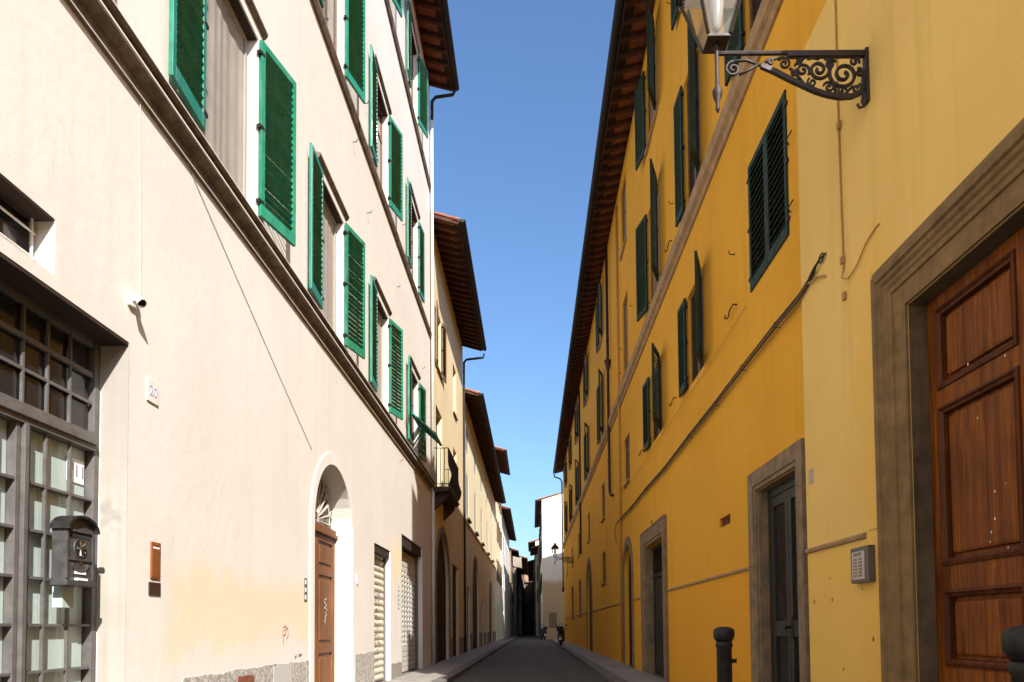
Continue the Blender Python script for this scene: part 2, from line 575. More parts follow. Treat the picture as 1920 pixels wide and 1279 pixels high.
# ------------------------------------------------------------------ facade tools
class Facade:
    """one house: root empty + wall with real openings; side -1 = left of the street, +1 = right"""

    def __init__(self, name, side, X, y0, y1, ztop, label, cat='building', depth=11.0, mat='cream_render', z0=-0.05):
        self.side, self.X, self.y0, self.y1, self.z0, self.zt = side, X, y0, y1, z0, ztop
        self.depth, self.mat = depth, mat
        self.holes = []
        self.root = empty(name, (X, (y0 + y1) / 2, 0), label, cat)

    def P(self, d, y, z):
        return (self.X + self.side * d, y, z)

    def bx(self, mb, d0, d1, y0, y1, z0, z1):
        a, b = self.X + self.side * d0, self.X + self.side * d1
        return mb.box(min(a, b), max(a, b), y0, y1, z0, z1)

    def hole(self, ya, yb, za, zb, r=0.2, arch=False):
        self.holes.append((ya, yb, za, zb, r, arch))

    def arch_pts(self, ya, yb, zb, n=18):
        rad = (yb - ya) / 2
        yc, zc = (ya + yb) / 2, zb - rad
        return [(yc - rad * math.cos(PI * k / n), zc + rad * math.sin(PI * k / n)) for k in range(n + 1)]

    def finish(self):
        ys = sorted({self.y0, self.y1, *[h[0] for h in self.holes], *[h[1] for h in self.holes]})
        zs = sorted({self.z0, self.zt, *[h[2] for h in self.holes], *[h[3] for h in self.holes]})
        w = MB()
        for a, b in zip(ys, ys[1:]):
            for c, d in zip(zs, zs[1:]):
                my, mz = (a + b) / 2, (c + d) / 2
                if any(h[0] < my < h[1] and h[2] < mz < h[3] for h in self.holes):
                    continue
                w.quad(self.P(0, a, c), self.P(0, b, c), self.P(0, b, d), self.P(0, a, d))
        for (ya, yb, za, zb, r, arch) in self.holes:
            if arch:
                pts = self.arch_pts(ya, yb, zb)
                zc = zb - (yb - ya) / 2
                h = len(pts) // 2
                for i in range(h):
                    w.add([self.P(0, *pts[i]), self.P(0, *pts[i + 1]), self.P(0, ya, zb)], ((0, 1, 2),))
                for i in range(h, len(pts) - 1):
                    w.add([self.P(0, *pts[i]), self.P(0, *pts[i + 1]), self.P(0, yb, zb)], ((0, 1, 2),))
                loop = [(ya, za)] + pts + [(yb, za)]
            else:
                loop = [(ya, za), (ya, zb), (yb, zb), (yb, za)]
            loop2 = loop + ([loop[0]] if za > 0.2 else [])
            for (p, q) in zip(loop2, loop2[1:]):
                w.quad(self.P(0, *p), self.P(0, *q), self.P(r + 0.09, *q), self.P(r + 0.09, *p))
        D = self.depth
        for y in (self.y0, self.y1):
            w.quad(self.P(0, y, self.z0), self.P(D, y, self.z0), self.P(D, y, self.zt), self.P(0, y, self.zt))
        w.quad(self.P(D, self.y0, self.z0), self.P(D, self.y1, self.z0), self.P(D, self.y1, self.zt), self.P(D, self.y0, self.zt))
        return w.build('wall', self.mat, self.root, solid=False)

    # ---- roof with rafters, gutter and a downpipe-free eave
    def roof(self, zw, over, tan=0.30, spacing=0.45, rafters=None, rmat='rafter_wood', deck='terracotta', gutter=True, tiles=True, gable=True, gend=0.0, board=0.0):
        s = self.side
        D = self.depth
        z = lambda d: zw + tan * d
        r = MB()
        th = 0.05
        dr = D / 2
        y0, y1 = self.y0 + 0.004, self.y1 - 0.004
        a, b, c = (-over, z(-over) + 0.12), (dr, z(dr) + 0.12), (D + 0.3, z(-0.3) + 0.12)
        poly = [a, b, c, (c[0], c[1] + th), (b[0], b[1] + th), (a[0], a[1] + th)]
        r.prism([self.P(d, y0, zz) for d, zz in poly], (0, y1 - y0 + gend, 0))
        ro = r.build('roof', deck, self.root)
        if gable:
            for y in (self.y0, self.y1):
                g = MB()
                g.add([self.P(0, y, zw + 0.0), self.P(dr, y, z(dr) + 0.115), self.P(D, y, zw + 0.0)], ((0, 1, 2),))
                g.build('gable', self.mat, self.root, solid=False)
        L = over + 0.12
        m = MB()
        m.prism([(-s * (-over + 0.02) * -1, -0.045, -tan * (over - 0.02)), (s * 0.10, -0.045, tan * 0.10), (s * 0.10, -0.045, tan * 0.10 + 0.115), (-s * (-over + 0.02) * -1, -0.045, -tan * (over - 0.02) + 0.115)], (0, 0.09, 0))
        me = m.mesh('rafter', rmat)
        ra, rb = rafters or (y0, y1)
        n = int((rb - ra) / spacing)
        for i in range(n + 1):
            y = ra + 0.08 + i * spacing
            if y > rb - 0.05:
                break
            place('rafter', me, (self.X, y + random.uniform(-.01, .01), zw + random.uniform(-.004, 0)), ro)
        f = MB()
        self.bx(f, -over - 0.012, -over + 0.018, y0, y1, z(-over) + 0.04, z(-over) + 0.119)
        f.build('fascia_board', rmat, ro)
        if board:
            eb = MB().prism([self.P(-over + 0.02, y0, z(-over + 0.02) + 0.075), self.P(-over + board, y0, z(-over + board) + 0.075), self.P(-over + board, y0, z(-over + board) + 0.112), self.P(-over + 0.02, y0, z(-over + 0.02) + 0.112)], (0, y1 - y0, 0))
            eb.build('eave_board', 'dark_eave_wood', ro)
        if gutter:
            g = MB()
            gc = (-over - 0.10, z(-over) + 0.125)
            ang = [PI + PI * k / 8 for k in range(9)]
            outer = [(gc[0] + 0.095 * math.cos(t), gc[1] + 0.095 * math.sin(t)) for t in ang]
            inner = [(gc[0] + 0.087 * math.cos(t), gc[1] + 0.087 * math.sin(t)) for t in reversed(ang)]
            g.prism([self.P(d, y0, zz) for d, zz in outer + inner], (0, y1 - y0 + gend, 0))
            cap = [self.P(d, y0, zz) for d, zz in outer]
            g.prism(cap, (0, 0.01, 0))
            g.prism([(p[0], y1 + gend - 0.01, p[2]) for p in cap], (0, 0.01, 0))
            g.build('gutter', 'gutter_metal', ro)
        if tiles:
            t = MB()
            step = 0.21
            k = 0
            y = y0 + 0.02
            ln = min(2.2, dr)
            while y < y1 - 0.1:
                for j in range(5):
                    da, db = -over - 0.04 + j * ln / 5, -over - 0.04 + (j + 1.12) * ln / 5
                    lift = 0.012
                    vs = []
                    for (d, rr, dz) in ((da, 0.088, lift), (db, 0.072, 0.0)):
                        for q in range(6):
                            an = PI * q / 5
                            vs.append(self.P(d, y + 0.105 - rr * math.cos(an), z(d) + 0.12 + th + dz + rr * 0.75 * math.sin(an)))
                    t.add(vs, [(q, q + 1, 6 + q + 1, 6 + q) for q in range(5)])
                y += step
                k += 1
            t.build('roof_tiles', 'roof_tile', ro, solid=False, kind='stuff')
        return ro

    def course(self, name, prof, y0, y1, mat):
        """moulding: profile of (proud, z) points swept along the facade"""
        m = MB().prism([self.P(-d, y0, z) for d, z in prof], (0, y1 - y0, 0))
        return m.build(name, mat, self.root)

    def window(self, ya, yb, za, zb, r=0.12, style='glass', frame='frame_dark', mull=True):
        m = MB()
        fw = 0.055
        self.bx(m, r, r + 0.05, ya, ya + fw, za, zb)
        self.bx(m, r, r + 0.05, yb - fw, yb, za, zb)
        self.bx(m, r, r + 0.05, ya + fw, yb - fw, za, za + fw)
        self.bx(m, r, r + 0.05, ya + fw, yb - fw, zb - fw, zb)
        yc = (ya + yb) / 2
        if mull:
            self.bx(m, r - 0.004, r + 0.045, yc - 0.045, yc + 0.045, za + fw, zb - fw)
        o = m.build('window', frame, self.root)
        zt = za + (zb - za) * 0.68
        cells = [(ya + fw, yc - 0.045), (yc + 0.045, yb - fw)] if mull else [(ya + fw, yb - fw)]
        if style == 'glass':
            for (p, q) in cells:
                for (u, v) in ((za + fw, zt - 0.015), (zt + 0.015, zb - fw)):
                    g = MB()
                    self.bx(g, r + 0.02, r + 0.03, p, q, u, v)
                    g.build('pane', 'glass_dark', o)
                g = MB()
                self.bx(g, r + 0.005, r + 0.04, p, q, zt - 0.015, zt + 0.015)
                g.build('glazing_bar', frame, o)
        else:
            for (p, q) in cells:
                g = MB()
                if style == 'blind':
                    nn_ = 40
                    row = [(r + 0.028 + 0.0035 * math.sin(i * 1.1 + 0.8 * math.sin(i * 0.3)) + 0.006 * math.sin(i * 0.23 + q), p + (q - p) * i / nn_) for i in range(nn_ + 1)]
                    for (a_, b_) in zip(row, row[1:]):
                        g.quad(self.P(a_[0], a_[1], za + fw), self.P(b_[0], b_[1], za + fw), self.P(b_[0], b_[1], zb - fw), self.P(a_[0], a_[1], zb - fw))
                    g.build('curtain', style, o, solid=False)
                else:
                    self.bx(g, r + 0.02, r + 0.035, p, q, za + fw, zb - fw)
                    g.build('blind', style, o)  # with dark_room this is a dark sheet painting the unlit room, no blind
        # room behind stays dark
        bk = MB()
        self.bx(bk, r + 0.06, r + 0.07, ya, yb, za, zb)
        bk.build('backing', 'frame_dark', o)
        return o

    def surround(self, ya, yb, za, zb, w, mat, proud=0.022, cornice=None, sill=None):
        m = MB()
        self.bx(m, -proud, 0.004, ya - w, ya, za, zb)
        self.bx(m, -proud, 0.004, yb, yb + w, za, zb)
        self.bx(m, -proud, 0.004, ya - w, yb + w, zb, zb + w)
        o = m.build('window_surround', mat, self.root)
        if cornice:
            self.course('window_cornice', [(0, zb + w), (proud + 0.02, zb + w), (proud + 0.05, zb + w + 0.045), (proud + 0.05, zb + w + 0.07), (0, zb + w + 0.09)], ya - w - 0.03, yb + w + 0.03, cornice)
        if sill:
            self.sill(ya - w, yb + w, za, sill)
        return o

    def sill(self, ya, yb, za, mat, proud=0.07, h=0.06):
        m = MB()
        self.bx(m, -proud, 0.05, ya - 0.04, yb + 0.04, za - h, za)
        return m.build('window_sill', mat, self.root, bevel=0.008)

    # ---- louvred shutter leaves
    leaf_cache = {}

    def leaf(self, hinge_y, which, w, za, zb, alpha, mat, singly, closed=False, proud=0.045, flap=False, hinges=True):
        """which: 'near' hinged on the jamb nearer the camera, 'far' on the other; alpha = degrees it stands off the wall"""
        h = zb - za
        ext = {(-1, 'near'): -1, (-1, 'far'): 1, (1, 'near'): 1, (1, 'far'): -1}[(self.side, which)]
        out = Vector((-self.side, 0, 0))
        along = Vector((0, -1 if which == 'near' else 1, 0))
        if closed:
            along = -along
        t = along * math.cos(R(alpha)) + out * math.sin(R(alpha))
        rot = math.atan2(t.y, t.x)
        key = (round(w, 3), round(h, 3), ext, mat)
        if key not in Facade.leaf_cache:
            sw, th = 0.062, 0.038
            fr = MB()
            fr.box(0, sw, -th / 2, th / 2, 0, h).box(w - sw, w, -th / 2, th / 2, 0, h)
            fr.box(sw, w - sw, -th / 2, th / 2, 0, 0.13).box(sw, w - sw, -th / 2, th / 2, h - 0.075, h)
            fme = fr.mesh('shutter_leaf', mat, bevel=0.003)
            sl = MB()
            iw = w - 2 * sw
            c, s_ = math.cos(R(42)), math.sin(R(42))
            hw, ht = 0.027, 0.0045
            prof = []
            for a, b in ((-hw, -ht), (hw, -ht), (hw, ht), (-hw, ht)):
                yy, zz = a * c + b * s_, -a * s_ + b * c
                prof.append((0, ext * yy, zz))
            sl.prism(prof, (iw - 0.002, 0, 0))
            sme = sl.mesh('slat', mat)
            zs = []
            for (u, v) in ((0.13, h - 0.075),):
                n = max(1, int((v - u) / 0.078))
                zs += [u + (v - u) * (i + 0.5) / n for i in range(n)]
            jn = MB()
            for zz in zs:
                jn.add([(p[0] + sw + 0.001, p[1], p[2] + zz) for p in sl.v], sl.f)
            jme = jn.mesh('louvre', mat)
            hm = MB()
            for zz in (0.16, h * 0.5, h - 0.16):
                hm.box(-0.035, 0.045, -0.024, 0.024, zz - 0.018, zz + 0.018)
            hme = hm.mesh('hinge', 'iron')
            Facade.leaf_cache[key] = (fme, sme, jme, zs, sw, hme)
        fme, sme, jme, zs, sw, hme = Facade.leaf_cache[key]
        o = place('shutter_leaf', fme, self.P(-proud, hinge_y, za), self.root, rotz=rot)
        if singly:
            for zz in zs:
                local('slat', sme, o, (sw + 0.001, 0, zz + random.uniform(-.003, .003)), (random.uniform(-.07, .07), 0, 0))
        else:
            local('louvre', jme, o, (0, 0, 0), kind='stuff')
        if hinges:
            local('hinge', hme, o, (0, 0, 0))
        return o

    def leaves(self, ya, yb, za, zb, mat, singly, an=3, af=14, near=True, far=True):
        w = (yb - ya) / 2 - 0.004
        if near:
            self.leaf(ya, 'near', w, za, zb, an, mat, singly)
        if far:
            self.leaf(yb, 'far', w, za, zb, af, mat, singly)

    def holdback(self, y, z, mat='iron', size=0.10):
        m = MB()
        m.tube([self.P(0.01, y, z), self.P(-0.06, y, z), self.P(-0.075, y, z + 0.02), self.P(-0.075, y, z + 0.05)], 0.007, 6)
        m.build('shutter_hook', mat, self.root)

    def plain_door(self, ya, yb, za, zb, r, mat, arch=False, leaves_n=2, rows=(0.28, 0.66), handle=True):
        yc = (ya + yb) / 2
        for i in range(leaves_n):
            p, q = ya + (yb - ya) * i / leaves_n + 0.003, ya + (yb - ya) * (i + 1) / leaves_n - 0.003
            m = MB()
            if arch:
                zc = zb - (yb - ya) / 2
                loop = [(p, za)] + [(min(max(a, p), q), b) for a, b in self.arch_pts(ya, yb, zb)] + [(q, za)]
                cl = []
                for a in loop:
                    if not cl or (abs(cl[-1][0] - a[0]) + abs(cl[-1][1] - a[1])) > 1e-4:
                        if not (len(cl) > 1 and abs(cl[-1][0] - a[0]) < 1e-5 and abs(cl[-2][0] - a[0]) < 1e-5):
                            cl.append(a)
                        else:
                            cl[-1] = (a[0], max(a[1], cl[-1][1])) if a is not loop[-1] else a
                top = self.arch_pts(ya, yb, zb)
                cl = [(p, za)] + [a for a in top if p - 1e-6 <= a[0] <= q + 1e-6]
                if cl[1][0] > p + 1e-4:
                    rad = (yb - ya) / 2
                    cl.insert(1, (p, zb - rad + math.sqrt(max(0, rad * rad - (p - yc) ** 2))))
                if cl[-1][0] < q - 1e-4:
                    rad = (yb - ya) / 2
                    cl.append((q, zb - rad + math.sqrt(max(0, rad * rad - (q - yc) ** 2))))
                cl.append((q, za))
                m.prism([self.P(r, a, b) for a, b in cl], (self.side * 0.06, 0, 0))
            else:
                self.bx(m, r, r + 0.06, p, q, za, zb)
            o = m.build('door', mat, self.root)
            lv = [0.0, *rows, 1.0]
            H = (zb - za) * (0.72 if arch else 1.0)
            for u, v in zip(lv, lv[1:]):
                m = MB()
                a, b = za + H * u + 0.09, za + H * v - 0.09
                pp, qq = p + 0.10, q - 0.10
                if b - a > 0.1 and qq - pp > 0.08:
                    self.bx(m, r - 0.018, r + 0.01, pp, qq, a, b)
                    m.build('door_panel', mat, o, bevel=0.012)
        return


# ================================================================== LEFT SIDE
# ---------------- cream house with green shutters
A = Facade('apartment_building', -1, XL, -26, 20.6, 17.75, 'cream plastered apartment house with bright green shutters and arched wooden door')
COLS = [(2.62, 3.90), (6.15, 7.45), (9.70, 10.94), (13.18, 14.40), (17.02, 18.24)]
F1, F2, F3 = (5.72, 7.72), (10.16, 12.12), (14.82, 16.75)
for c in COLS:
    for (za, zb) in (F1, F2, F3):
        A.hole(c[0], c[1], za, zb, 0.10)
A.hole(2.95, 5.12, -0.05, 3.33, 0.21)                    # iron and glass gate
A.hole(3.05, 4.30, 3.42, 3.78, 0.16)                      # barred light above it
A.hole(9.50, 11.50, -0.05, 3.66, 0.30, True)             # arched door
A.hole(13.17, 14.68, -0.05, 2.82, 0.17)                  # roller doors
A.hole(15.95, 18.95, -0.05, 3.37, 0.22)
A.finish()
A.roof(17.75, 0.72, 0.27, 0.46, rafters=(8.5, 20.6), board=0.18)
A.course('string_course', [(0, 5.27), (0.03, 5.27), (0.03, 5.315), (0.012, 5.325), (0.02, 5.36), (0.075, 5.40), (0.115, 5.41), (0.115, 5.452), (0.09, 5.458), (0.10, 5.48), (0.15, 5.50), (0.15, 5.515), (0, 5.56)], -25.9, 20.59, 'string_stone')
for (d_, z_, h_) in ((0.032, 5.272, 0.014), (0.117, 5.425, 0.016), (0.152, 5.503, 0.010)):
    fm = MB()
    A.bx(fm, -d_ - 0.002, -d_ + 0.012, -25.9, 20.59, z_, z_ + h_)
    fm.build('highlight_fillet', 'trim_cream', A.root)  # cream strips painting sunlit lines onto the string course
A.course('string_course', [(0, 9.90), (0.04, 9.90), (0.07, 9.97), (0.07, 10.02), (0, 10.06)], -25.9, 20.59, 'string_stone')
A.course('string_course', [(0, 14.42), (0.04, 14.42), (0.07, 14.50), (0.07, 14.55), (0, 14.60)], -25.9, 20.59, 'string_stone')
for i, c in enumerate(COLS):
    for j, (za, zb) in enumerate((F1, F2, F3)):
        A.window(c[0], c[1], za, zb, 0.10, 'blind' if j == 0 and i in (1, 2, 3) else 'glass', 'blind' if j == 0 and i in (1, 2, 3) else 'frame_brown', mull=not (j == 0 and i in (1, 2, 3)))
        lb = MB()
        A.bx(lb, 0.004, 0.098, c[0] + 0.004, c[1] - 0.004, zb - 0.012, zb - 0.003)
        lb.build('soffit_shade_board', 'soffit_shade', A.root)  # thin added board carrying the soffit's shade in its dark colour
        A.surround(c[0], c[1], za, zb, 0.12, 'trim_cream', 0.018, cornice='string_stone')
        if i == 0:
            continue
        singly = (j == 0) or (j == 1 and i == 3)
        an, af = (3, 15)
        if i == 4 and j == 0:
            an, af = 4, 7
        if (i, j) == (4, 1):
            an, af = 2, 4
        if i == 1 and j:
            an, af = 3, 12
        A.leaves(c[0], c[1], za, zb, 'green_paint', singly, an, af)
A.leaf(COLS[0][1], 'far', 0.63, F1[0], F1[1], 12, 'green_paint', False)
# lower flap of the last first-floor shutter pushed out into the street
fl = MB()
c = COLS[4]
for (a, b) in ((17.04, 17.10), (18.14, 18.20)):
    fl.bar(A.P(-0.05, a + 0.03, 6.55), A.P(-0.62, a + 0.03, 6.02), 0.06, 0.035)
fl.bar(A.P(-0.62, 17.04, 6.02), A.P(-0.62, 18.20, 6.02), 0.06, 0.05)
fl.bar(A.P(-0.05, 17.04, 6.55), A.P(-0.05, 18.20, 6.55), 0.06, 0.05)
fo = fl.build('shutter_flap', 'green_paint', A.root)
sl = MB().box(-0.03, 0.03, -0.53, 0.53, -0.005, 0.005).mesh('slat', 'green_paint')
for k in range(9):
    f_ = (k + 0.7) / 9.6
    o = place('slat', sl, A.P(-0.05 - 0.57 * f_, 17.62, 6.55 - 0.53 * f_), fo)
    o.rotation_euler.y = R(-12)
for (y, z) in ((11.55, 9.5), (12.35, 10.8), (12.6, 8.9), (15.4, 8.9), (16.1, 10.75), (15.7, 5.0), (19.0, 8.4)):
    A.holdback(y, z, 'iron')
# repaired and bare render along the foot of the wall
random.seed(3)


def plinth(F, ya, yb, top, mat, seed):
    rnd = random.Random(seed)
    n = max(6, int((yb - ya) / 0.022))
    pts = [(ya, 0.05)]
    z = top
    for k in range(n + 1):
        z = top + 0.80 * (z - top) + rnd.uniform(-0.007, 0.007)
        pts.append((ya + (yb - ya) * k / n, z))
    pts.append((yb, 0.05))
    m = MB().prism([F.P(-0.012, y, zz) for y, zz in pts], (F.side * 0.014, 0, 0))
    return m.build('plinth_render', mat, F.root)


plinth(A, 5.95, 9.30, 0.765, 'rough_plinth', 1)
plinth(A, 11.72, 13.12, 0.74, 'rough_plinth', 2)
plinth(A, 14.72, 15.90, 0.42, 'grey_render', 5)
sp_ = plinth(A, 8.02, 8.62, 0.758, 'smooth_repair', 4)
sp_.location.x += 0.005
pt = plinth(A, 7.05, 7.45, 0.70, 'brick_red', 8)
pt.location.x += 0.006

# gate: iron bars, frosted panes, dark transom lights
gy0, gy1 = 2.96, 5.11
r0 = 0.21
g = MB()
A.bx(g, r0, r0 + 0.10, gy1 - 0.06, gy1, 0.06, 3.32)
A.bx(g, r0, r0 + 0.10, gy0, gy0 + 0.075, 0.06, 3.32)
A.bx(g, r0 - 0.02, r0 + 0.10, gy0 + 0.075, gy1 - 0.075, 2.49, 2.53)
A.bx(g, r0 - 0.04, r0 + 0.10, gy0 + 0.075, gy1 - 0.075, 2.53, 2.58)
A.bx(g, r0 - 0.015, r0 + 0.10, gy0 + 0.075, gy1 - 0.075, 2.58, 2.62)
A.bx(g, r0, r0 + 0.10, gy0 + 0.075, gy1 - 0.075, 3.26, 3.32)
gate = g.build('gate', 'gate_iron', A.root, bevel=0.004)
cols_y = [5.035 - 0.235 * k for k in range(9)]
mul_y = (4.285, 4.385)
st = MB()
for k, dy in enumerate((0.0, 0.045, 0.09)):
    A.bx(st, r0 + (0.0 if k != 1 else -0.025), r0 + 0.09, mul_y[0] + dy, mul_y[0] + dy + 0.036, 0.06, 2.489)
st.build('meeting_stile', 'gate_iron', gate, bevel=0.003)
ybars = [4.80, 4.56, 4.12, 3.89, 3.66, 3.43, 3.20]
zbars = [0.30 + 0.305 * k for k in range(7)]
vb = MB()
A.bx(vb, -0.011, 0.011, -0.008, 0.008, -1.21, 1.21)
vb.v = [(x - A.X, y, z) for x, y, z in vb.v]
vme = vb.mesh('bar', 'gate_iron')
for y in ybars:
    place('bar', vme, A.P(r0 + 0.012, y, 1.275), gate)
for z in zbars:
    for (p, q) in ((mul_y[0] + 0.13, gy1 - 0.076), (gy0 + 0.076, mul_y[0] - 0.004)):
        m = MB()
        A.bx(m, r0 + 0.004, r0 + 0.055, p, q, z - 0.009, z + 0.009)
        m.build('bar', 'gate_iron', gate)
tb = MB()
tb.box(-0.010, 0.010, -0.008, 0.008, -0.325, 0.325)
tme = tb.mesh('bar', 'gate_iron')
for y in [4.80, 4.575, 4.35, 4.12, 3.89, 3.66, 3.43, 3.20]:
    place('bar', tme, A.P(r0 + 0.02, y, 2.94), gate)
m = MB()
A.bx(m, r0 + 0.012, r0 + 0.03, gy0 + 0.076, gy1 - 0.076, 2.835, 2.857)
m.build('bar', 'gate_iron', gate)
m = MB()
A.bx(m, r0 + 0.008, r0 + 0.036, gy0 + 0.076, gy1 - 0.076, 3.035, 3.07)
m.build('bar', 'gate_iron', gate)
edges = sorted([gy0 + 0.076, *ybars, mul_y[0] - 0.004, mul_y[0] + 0.13, gy1 - 0.076])
zed = [0.06, *zbars, 2.489]
for a, b in zip(edges, edges[1:]):
    if a >= mul_y[0] - 0.005 and b <= mul_y[0] + 0.131:
        continue
    for u, v in zip(zed, zed[1:]):
        m = MB()
        A.bx(m, r0 + 0.058, r0 + 0.064, a + 0.002, b - 0.002, u + 0.002, v - 0.002)
        m.build('pane', 'frosted', gate, solid=True)
edges = sorted([gy0 + 0.076, 4.80, 4.575, 4.35, 4.12, 3.89, 3.66, 3.43, 3.20, gy1 - 0.076])
for a, b in zip(edges, edges[1:]):
    for u, v in ((2.622, 2.846), (2.846, 3.05), (3.05, 3.26)):
        m = MB()
        A.bx(m, r0 + 0.04, r0 + 0.046, a + 0.002, b - 0.002, u + 0.002, v - 0.002)
        m.build('pane', 'glass_dark', gate)
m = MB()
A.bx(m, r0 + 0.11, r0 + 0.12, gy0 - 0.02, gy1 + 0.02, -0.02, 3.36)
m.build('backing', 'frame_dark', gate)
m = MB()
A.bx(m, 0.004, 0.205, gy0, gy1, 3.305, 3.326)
m.build('soffit_shade_board', 'soffit_shade', A.root)  # added board that paints the gate soffit as dark as its shade
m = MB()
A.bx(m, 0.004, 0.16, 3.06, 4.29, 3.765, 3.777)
m.build('soffit_shade_board', 'soffit_shade', A.root)
# worn jamb strip beside the gate
m = MB()
A.bx(m, 0.0, 0.205, 5.114, 5.119, 0.05, 3.325)
m.build('jamb_repair', 'jamb_render', A.root)
# barred light above the gate
m = MB()
A.bx(m, 0.165, 0.185, 3.04, 4.31, 3.41, 3.79)
lt = m.build('window', 'glass_dark', A.root)
for y in (3.3, 3.62, 3.94, 4.26):
    b = MB()
    b.tube([A.P(0.12, y, 3.43), A.P(0.12, y, 3.78)], 0.009, 6)
    b.build('bar', 'white_plastic', lt)
for z in (3.52, 3.68):
    b = MB()
    b.tube([A.P(0.12, 3.06, z), A.P(0.12, 4.29, z)], 0.008, 6)
    b.build('bar', 'white_plastic', lt)

# arched door with fanlight
yc, zs_ = 10.5, 2.66
ring = MB()
o_pts = [(yc - 1.17 * math.cos(PI * k / 24), zs_ + 1.17 * math.sin(PI * k / 24)) for k in range(25)]
i_pts = [(yc - 1.002 * math.cos(PI * k / 24), zs_ + 1.002 * math.sin(PI * k / 24)) for k in range(25)]
for k in range(24):
    ring.prism([A.P(-0.02, *o_pts[k]), A.P(-0.02, *o_pts[k + 1]), A.P(-0.02, *i_pts[k + 1]), A.P(-0.02, *i_pts[k])], (-0.026, 0, 0))
A.bx(ring, -0.02, 0.006, 9.33, 9.498, 0.05, zs_)
A.bx(ring, -0.02, 0.006, 11.502, 11.67, 0.05, zs_)
ring.build('door_surround', 'trim_cream', A.root)
lin = MB()
for (ya, yb) in ((11.492, 11.499),):
    A.bx(lin, 0.001, 0.30, ya, yb, 0.05, zs_)
lin.build('door_reveal', 'white_surround', A.root)
dr0 = 0.28
tr = MB()
A.bx(tr, dr0 - 0.06, dr0 + 0.08, 9.5, 11.49, 2.66, 2.72)
A.bx(tr, dr0 - 0.03, dr0 + 0.08, 9.5, 11.49, 2.72, 2.80)
tr.build('transom', 'walnut', A.root, bevel=0.006)
for (p, q) in ((9.505, 10.495), (10.505, 11.49)):
    m = MB()
    A.bx(m, dr0 + 0.02, dr0 + 0.07, p, q, 0.06, 2.655)
    d = m.build('door', 'walnut', A.root)
    for (u, v) in ((0.06, 0.20), (0.80, 0.93), (2.02, 2.14), (2.55, 2.655)):
        m = MB()
        A.bx(m, dr0 - 0.008, dr0 + 0.03, p + 0.13, q - 0.13, u, v)
        m.build('rail', 'walnut', d, bevel=0.006)
    for (u, v) in ((p, p + 0.13), (q - 0.13, q)):
        m = MB()
        A.bx(m, dr0 - 0.008, dr0 + 0.03, u, v, 0.06, 2.655)
        m.build('stile', 'walnut', d, bevel=0.006)
    for (u, v) in ((0.27, 0.73), (1.0, 1.95), (2.21, 2.49)):
        m = MB()
        A.bx(m, dr0 - 0.004, dr0 + 0.03, p + 0.20, q - 0.20, u, v)
        m.build('door_panel', 'walnut', d, bevel=0.018)
m = MB()
A.bx(m, dr0 + 0.05, dr0 + 0.07, 9.5, 11.49, 2.80, 3.70)
fan = m.build('fanlight', 'glass_dark', A.root)
for k in range(13):
    a = PI * (k + 0.0) / 12
    b = MB()
    mid = 0.62
    p0 = (yc - 0.13 * math.cos(a), 2.84 + 0.13 * math.sin(a))
    p1 = (yc - mid * math.cos(a), 2.84 + mid * math.sin(a) * 0.95)
    b.tube([A.P(dr0, *p0), A.P(dr0 - 0.01, *p1)], [0.010, 0.022], 6)
    b.tube([A.P(dr0 - 0.01, *p1), A.P(dr0, yc - 0.72 * math.cos(a), 2.84 + 0.70 * math.sin(a))], [0.022, 0.006], 6)
    b.build('fan_bar', 'cable_cream', fan)
for rr in (0.13, 0.74):
    b = MB()
    b.tube([A.P(dr0 + 0.01, yc - rr * math.cos(PI * k / 20), 2.84 + rr * math.sin(PI * k / 20)) for k in range(21)], 0.014, 6)
    b.build('fan_bar', 'cable_cream', fan)
for k in range(6):
    a = PI * (k + 0.5) / 6
    b = MB()
    cc = (yc - 0.86 * math.cos(a), 2.84 + 0.80 * math.sin(a))
    if cc[1] < 3.52:
        b.tube([A.P(dr0 + 0.01, cc[0] + 0.055 * math.cos(t * PI / 6), cc[1] + 0.055 * math.sin(t * PI / 6)) for t in range(13)], 0.010, 6)
        b.build('fan_bar', 'cable_cream', fan)

# roller doors
m = MB()
A.bx(m, 0.17, 0.20, 13.15, 14.70, -0.02, 2.84)
rd = m.build('roller_door', 'frame_dark', A.root)
sp = []
for k in range(7):
    t = -1 + 2 * k / 6
    sp.append((0.165 - 0.030 * math.cos(t * PI / 2), t * 0.068))
sm = MB().prism([(-d, -0.745, z) for d, z in sp] + [(-0.168, -0.745, 0.068), (-0.168, -0.745, -0.068)], (0, 1.49, 0))
me = sm.mesh('slat', 'roller_beige')
z = 0.17
while z < 2.75:
    place('slat', me, (A.X, 13.925, z), rd)
    z += 0.140
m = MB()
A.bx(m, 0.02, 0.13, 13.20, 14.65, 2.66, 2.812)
m.build('head_shade_box', 'soffit_shade', rd)  # box added near-black to stand for shade at the opening's head
for y in (13.175, 14.665):
    m = MB()
    A.bx(m, 0.10, 0.165, y - 0.02, y + 0.02 if y < 14 else y + 0.012, 0.05, 2.81)
    m.build('guide_rail', 'gate_iron', rd)
m = MB()
A.bx(m, 0.22, 0.25, 15.93, 18.97, -0.02, 3.39)
rd2 = m.build('roller_door', 'frame_dark', A.root)
bar = MB().box(-0.02, 0.012, -1.47, 1.47, -0.030, 0.030).mesh('slat', 'roller_grey', bevel=0.006)
full = MB().box(-0.018, 0.012, -1.47, 1.47, -0.058, 0.058).mesh('slat', 'roller_grey', bevel=0.012)
tie = MB().box(-0.016, 0.010, -0.075, 0.075, -0.034, 0.034).mesh('tie', 'roller_grey')
z, k = 0.16, 0
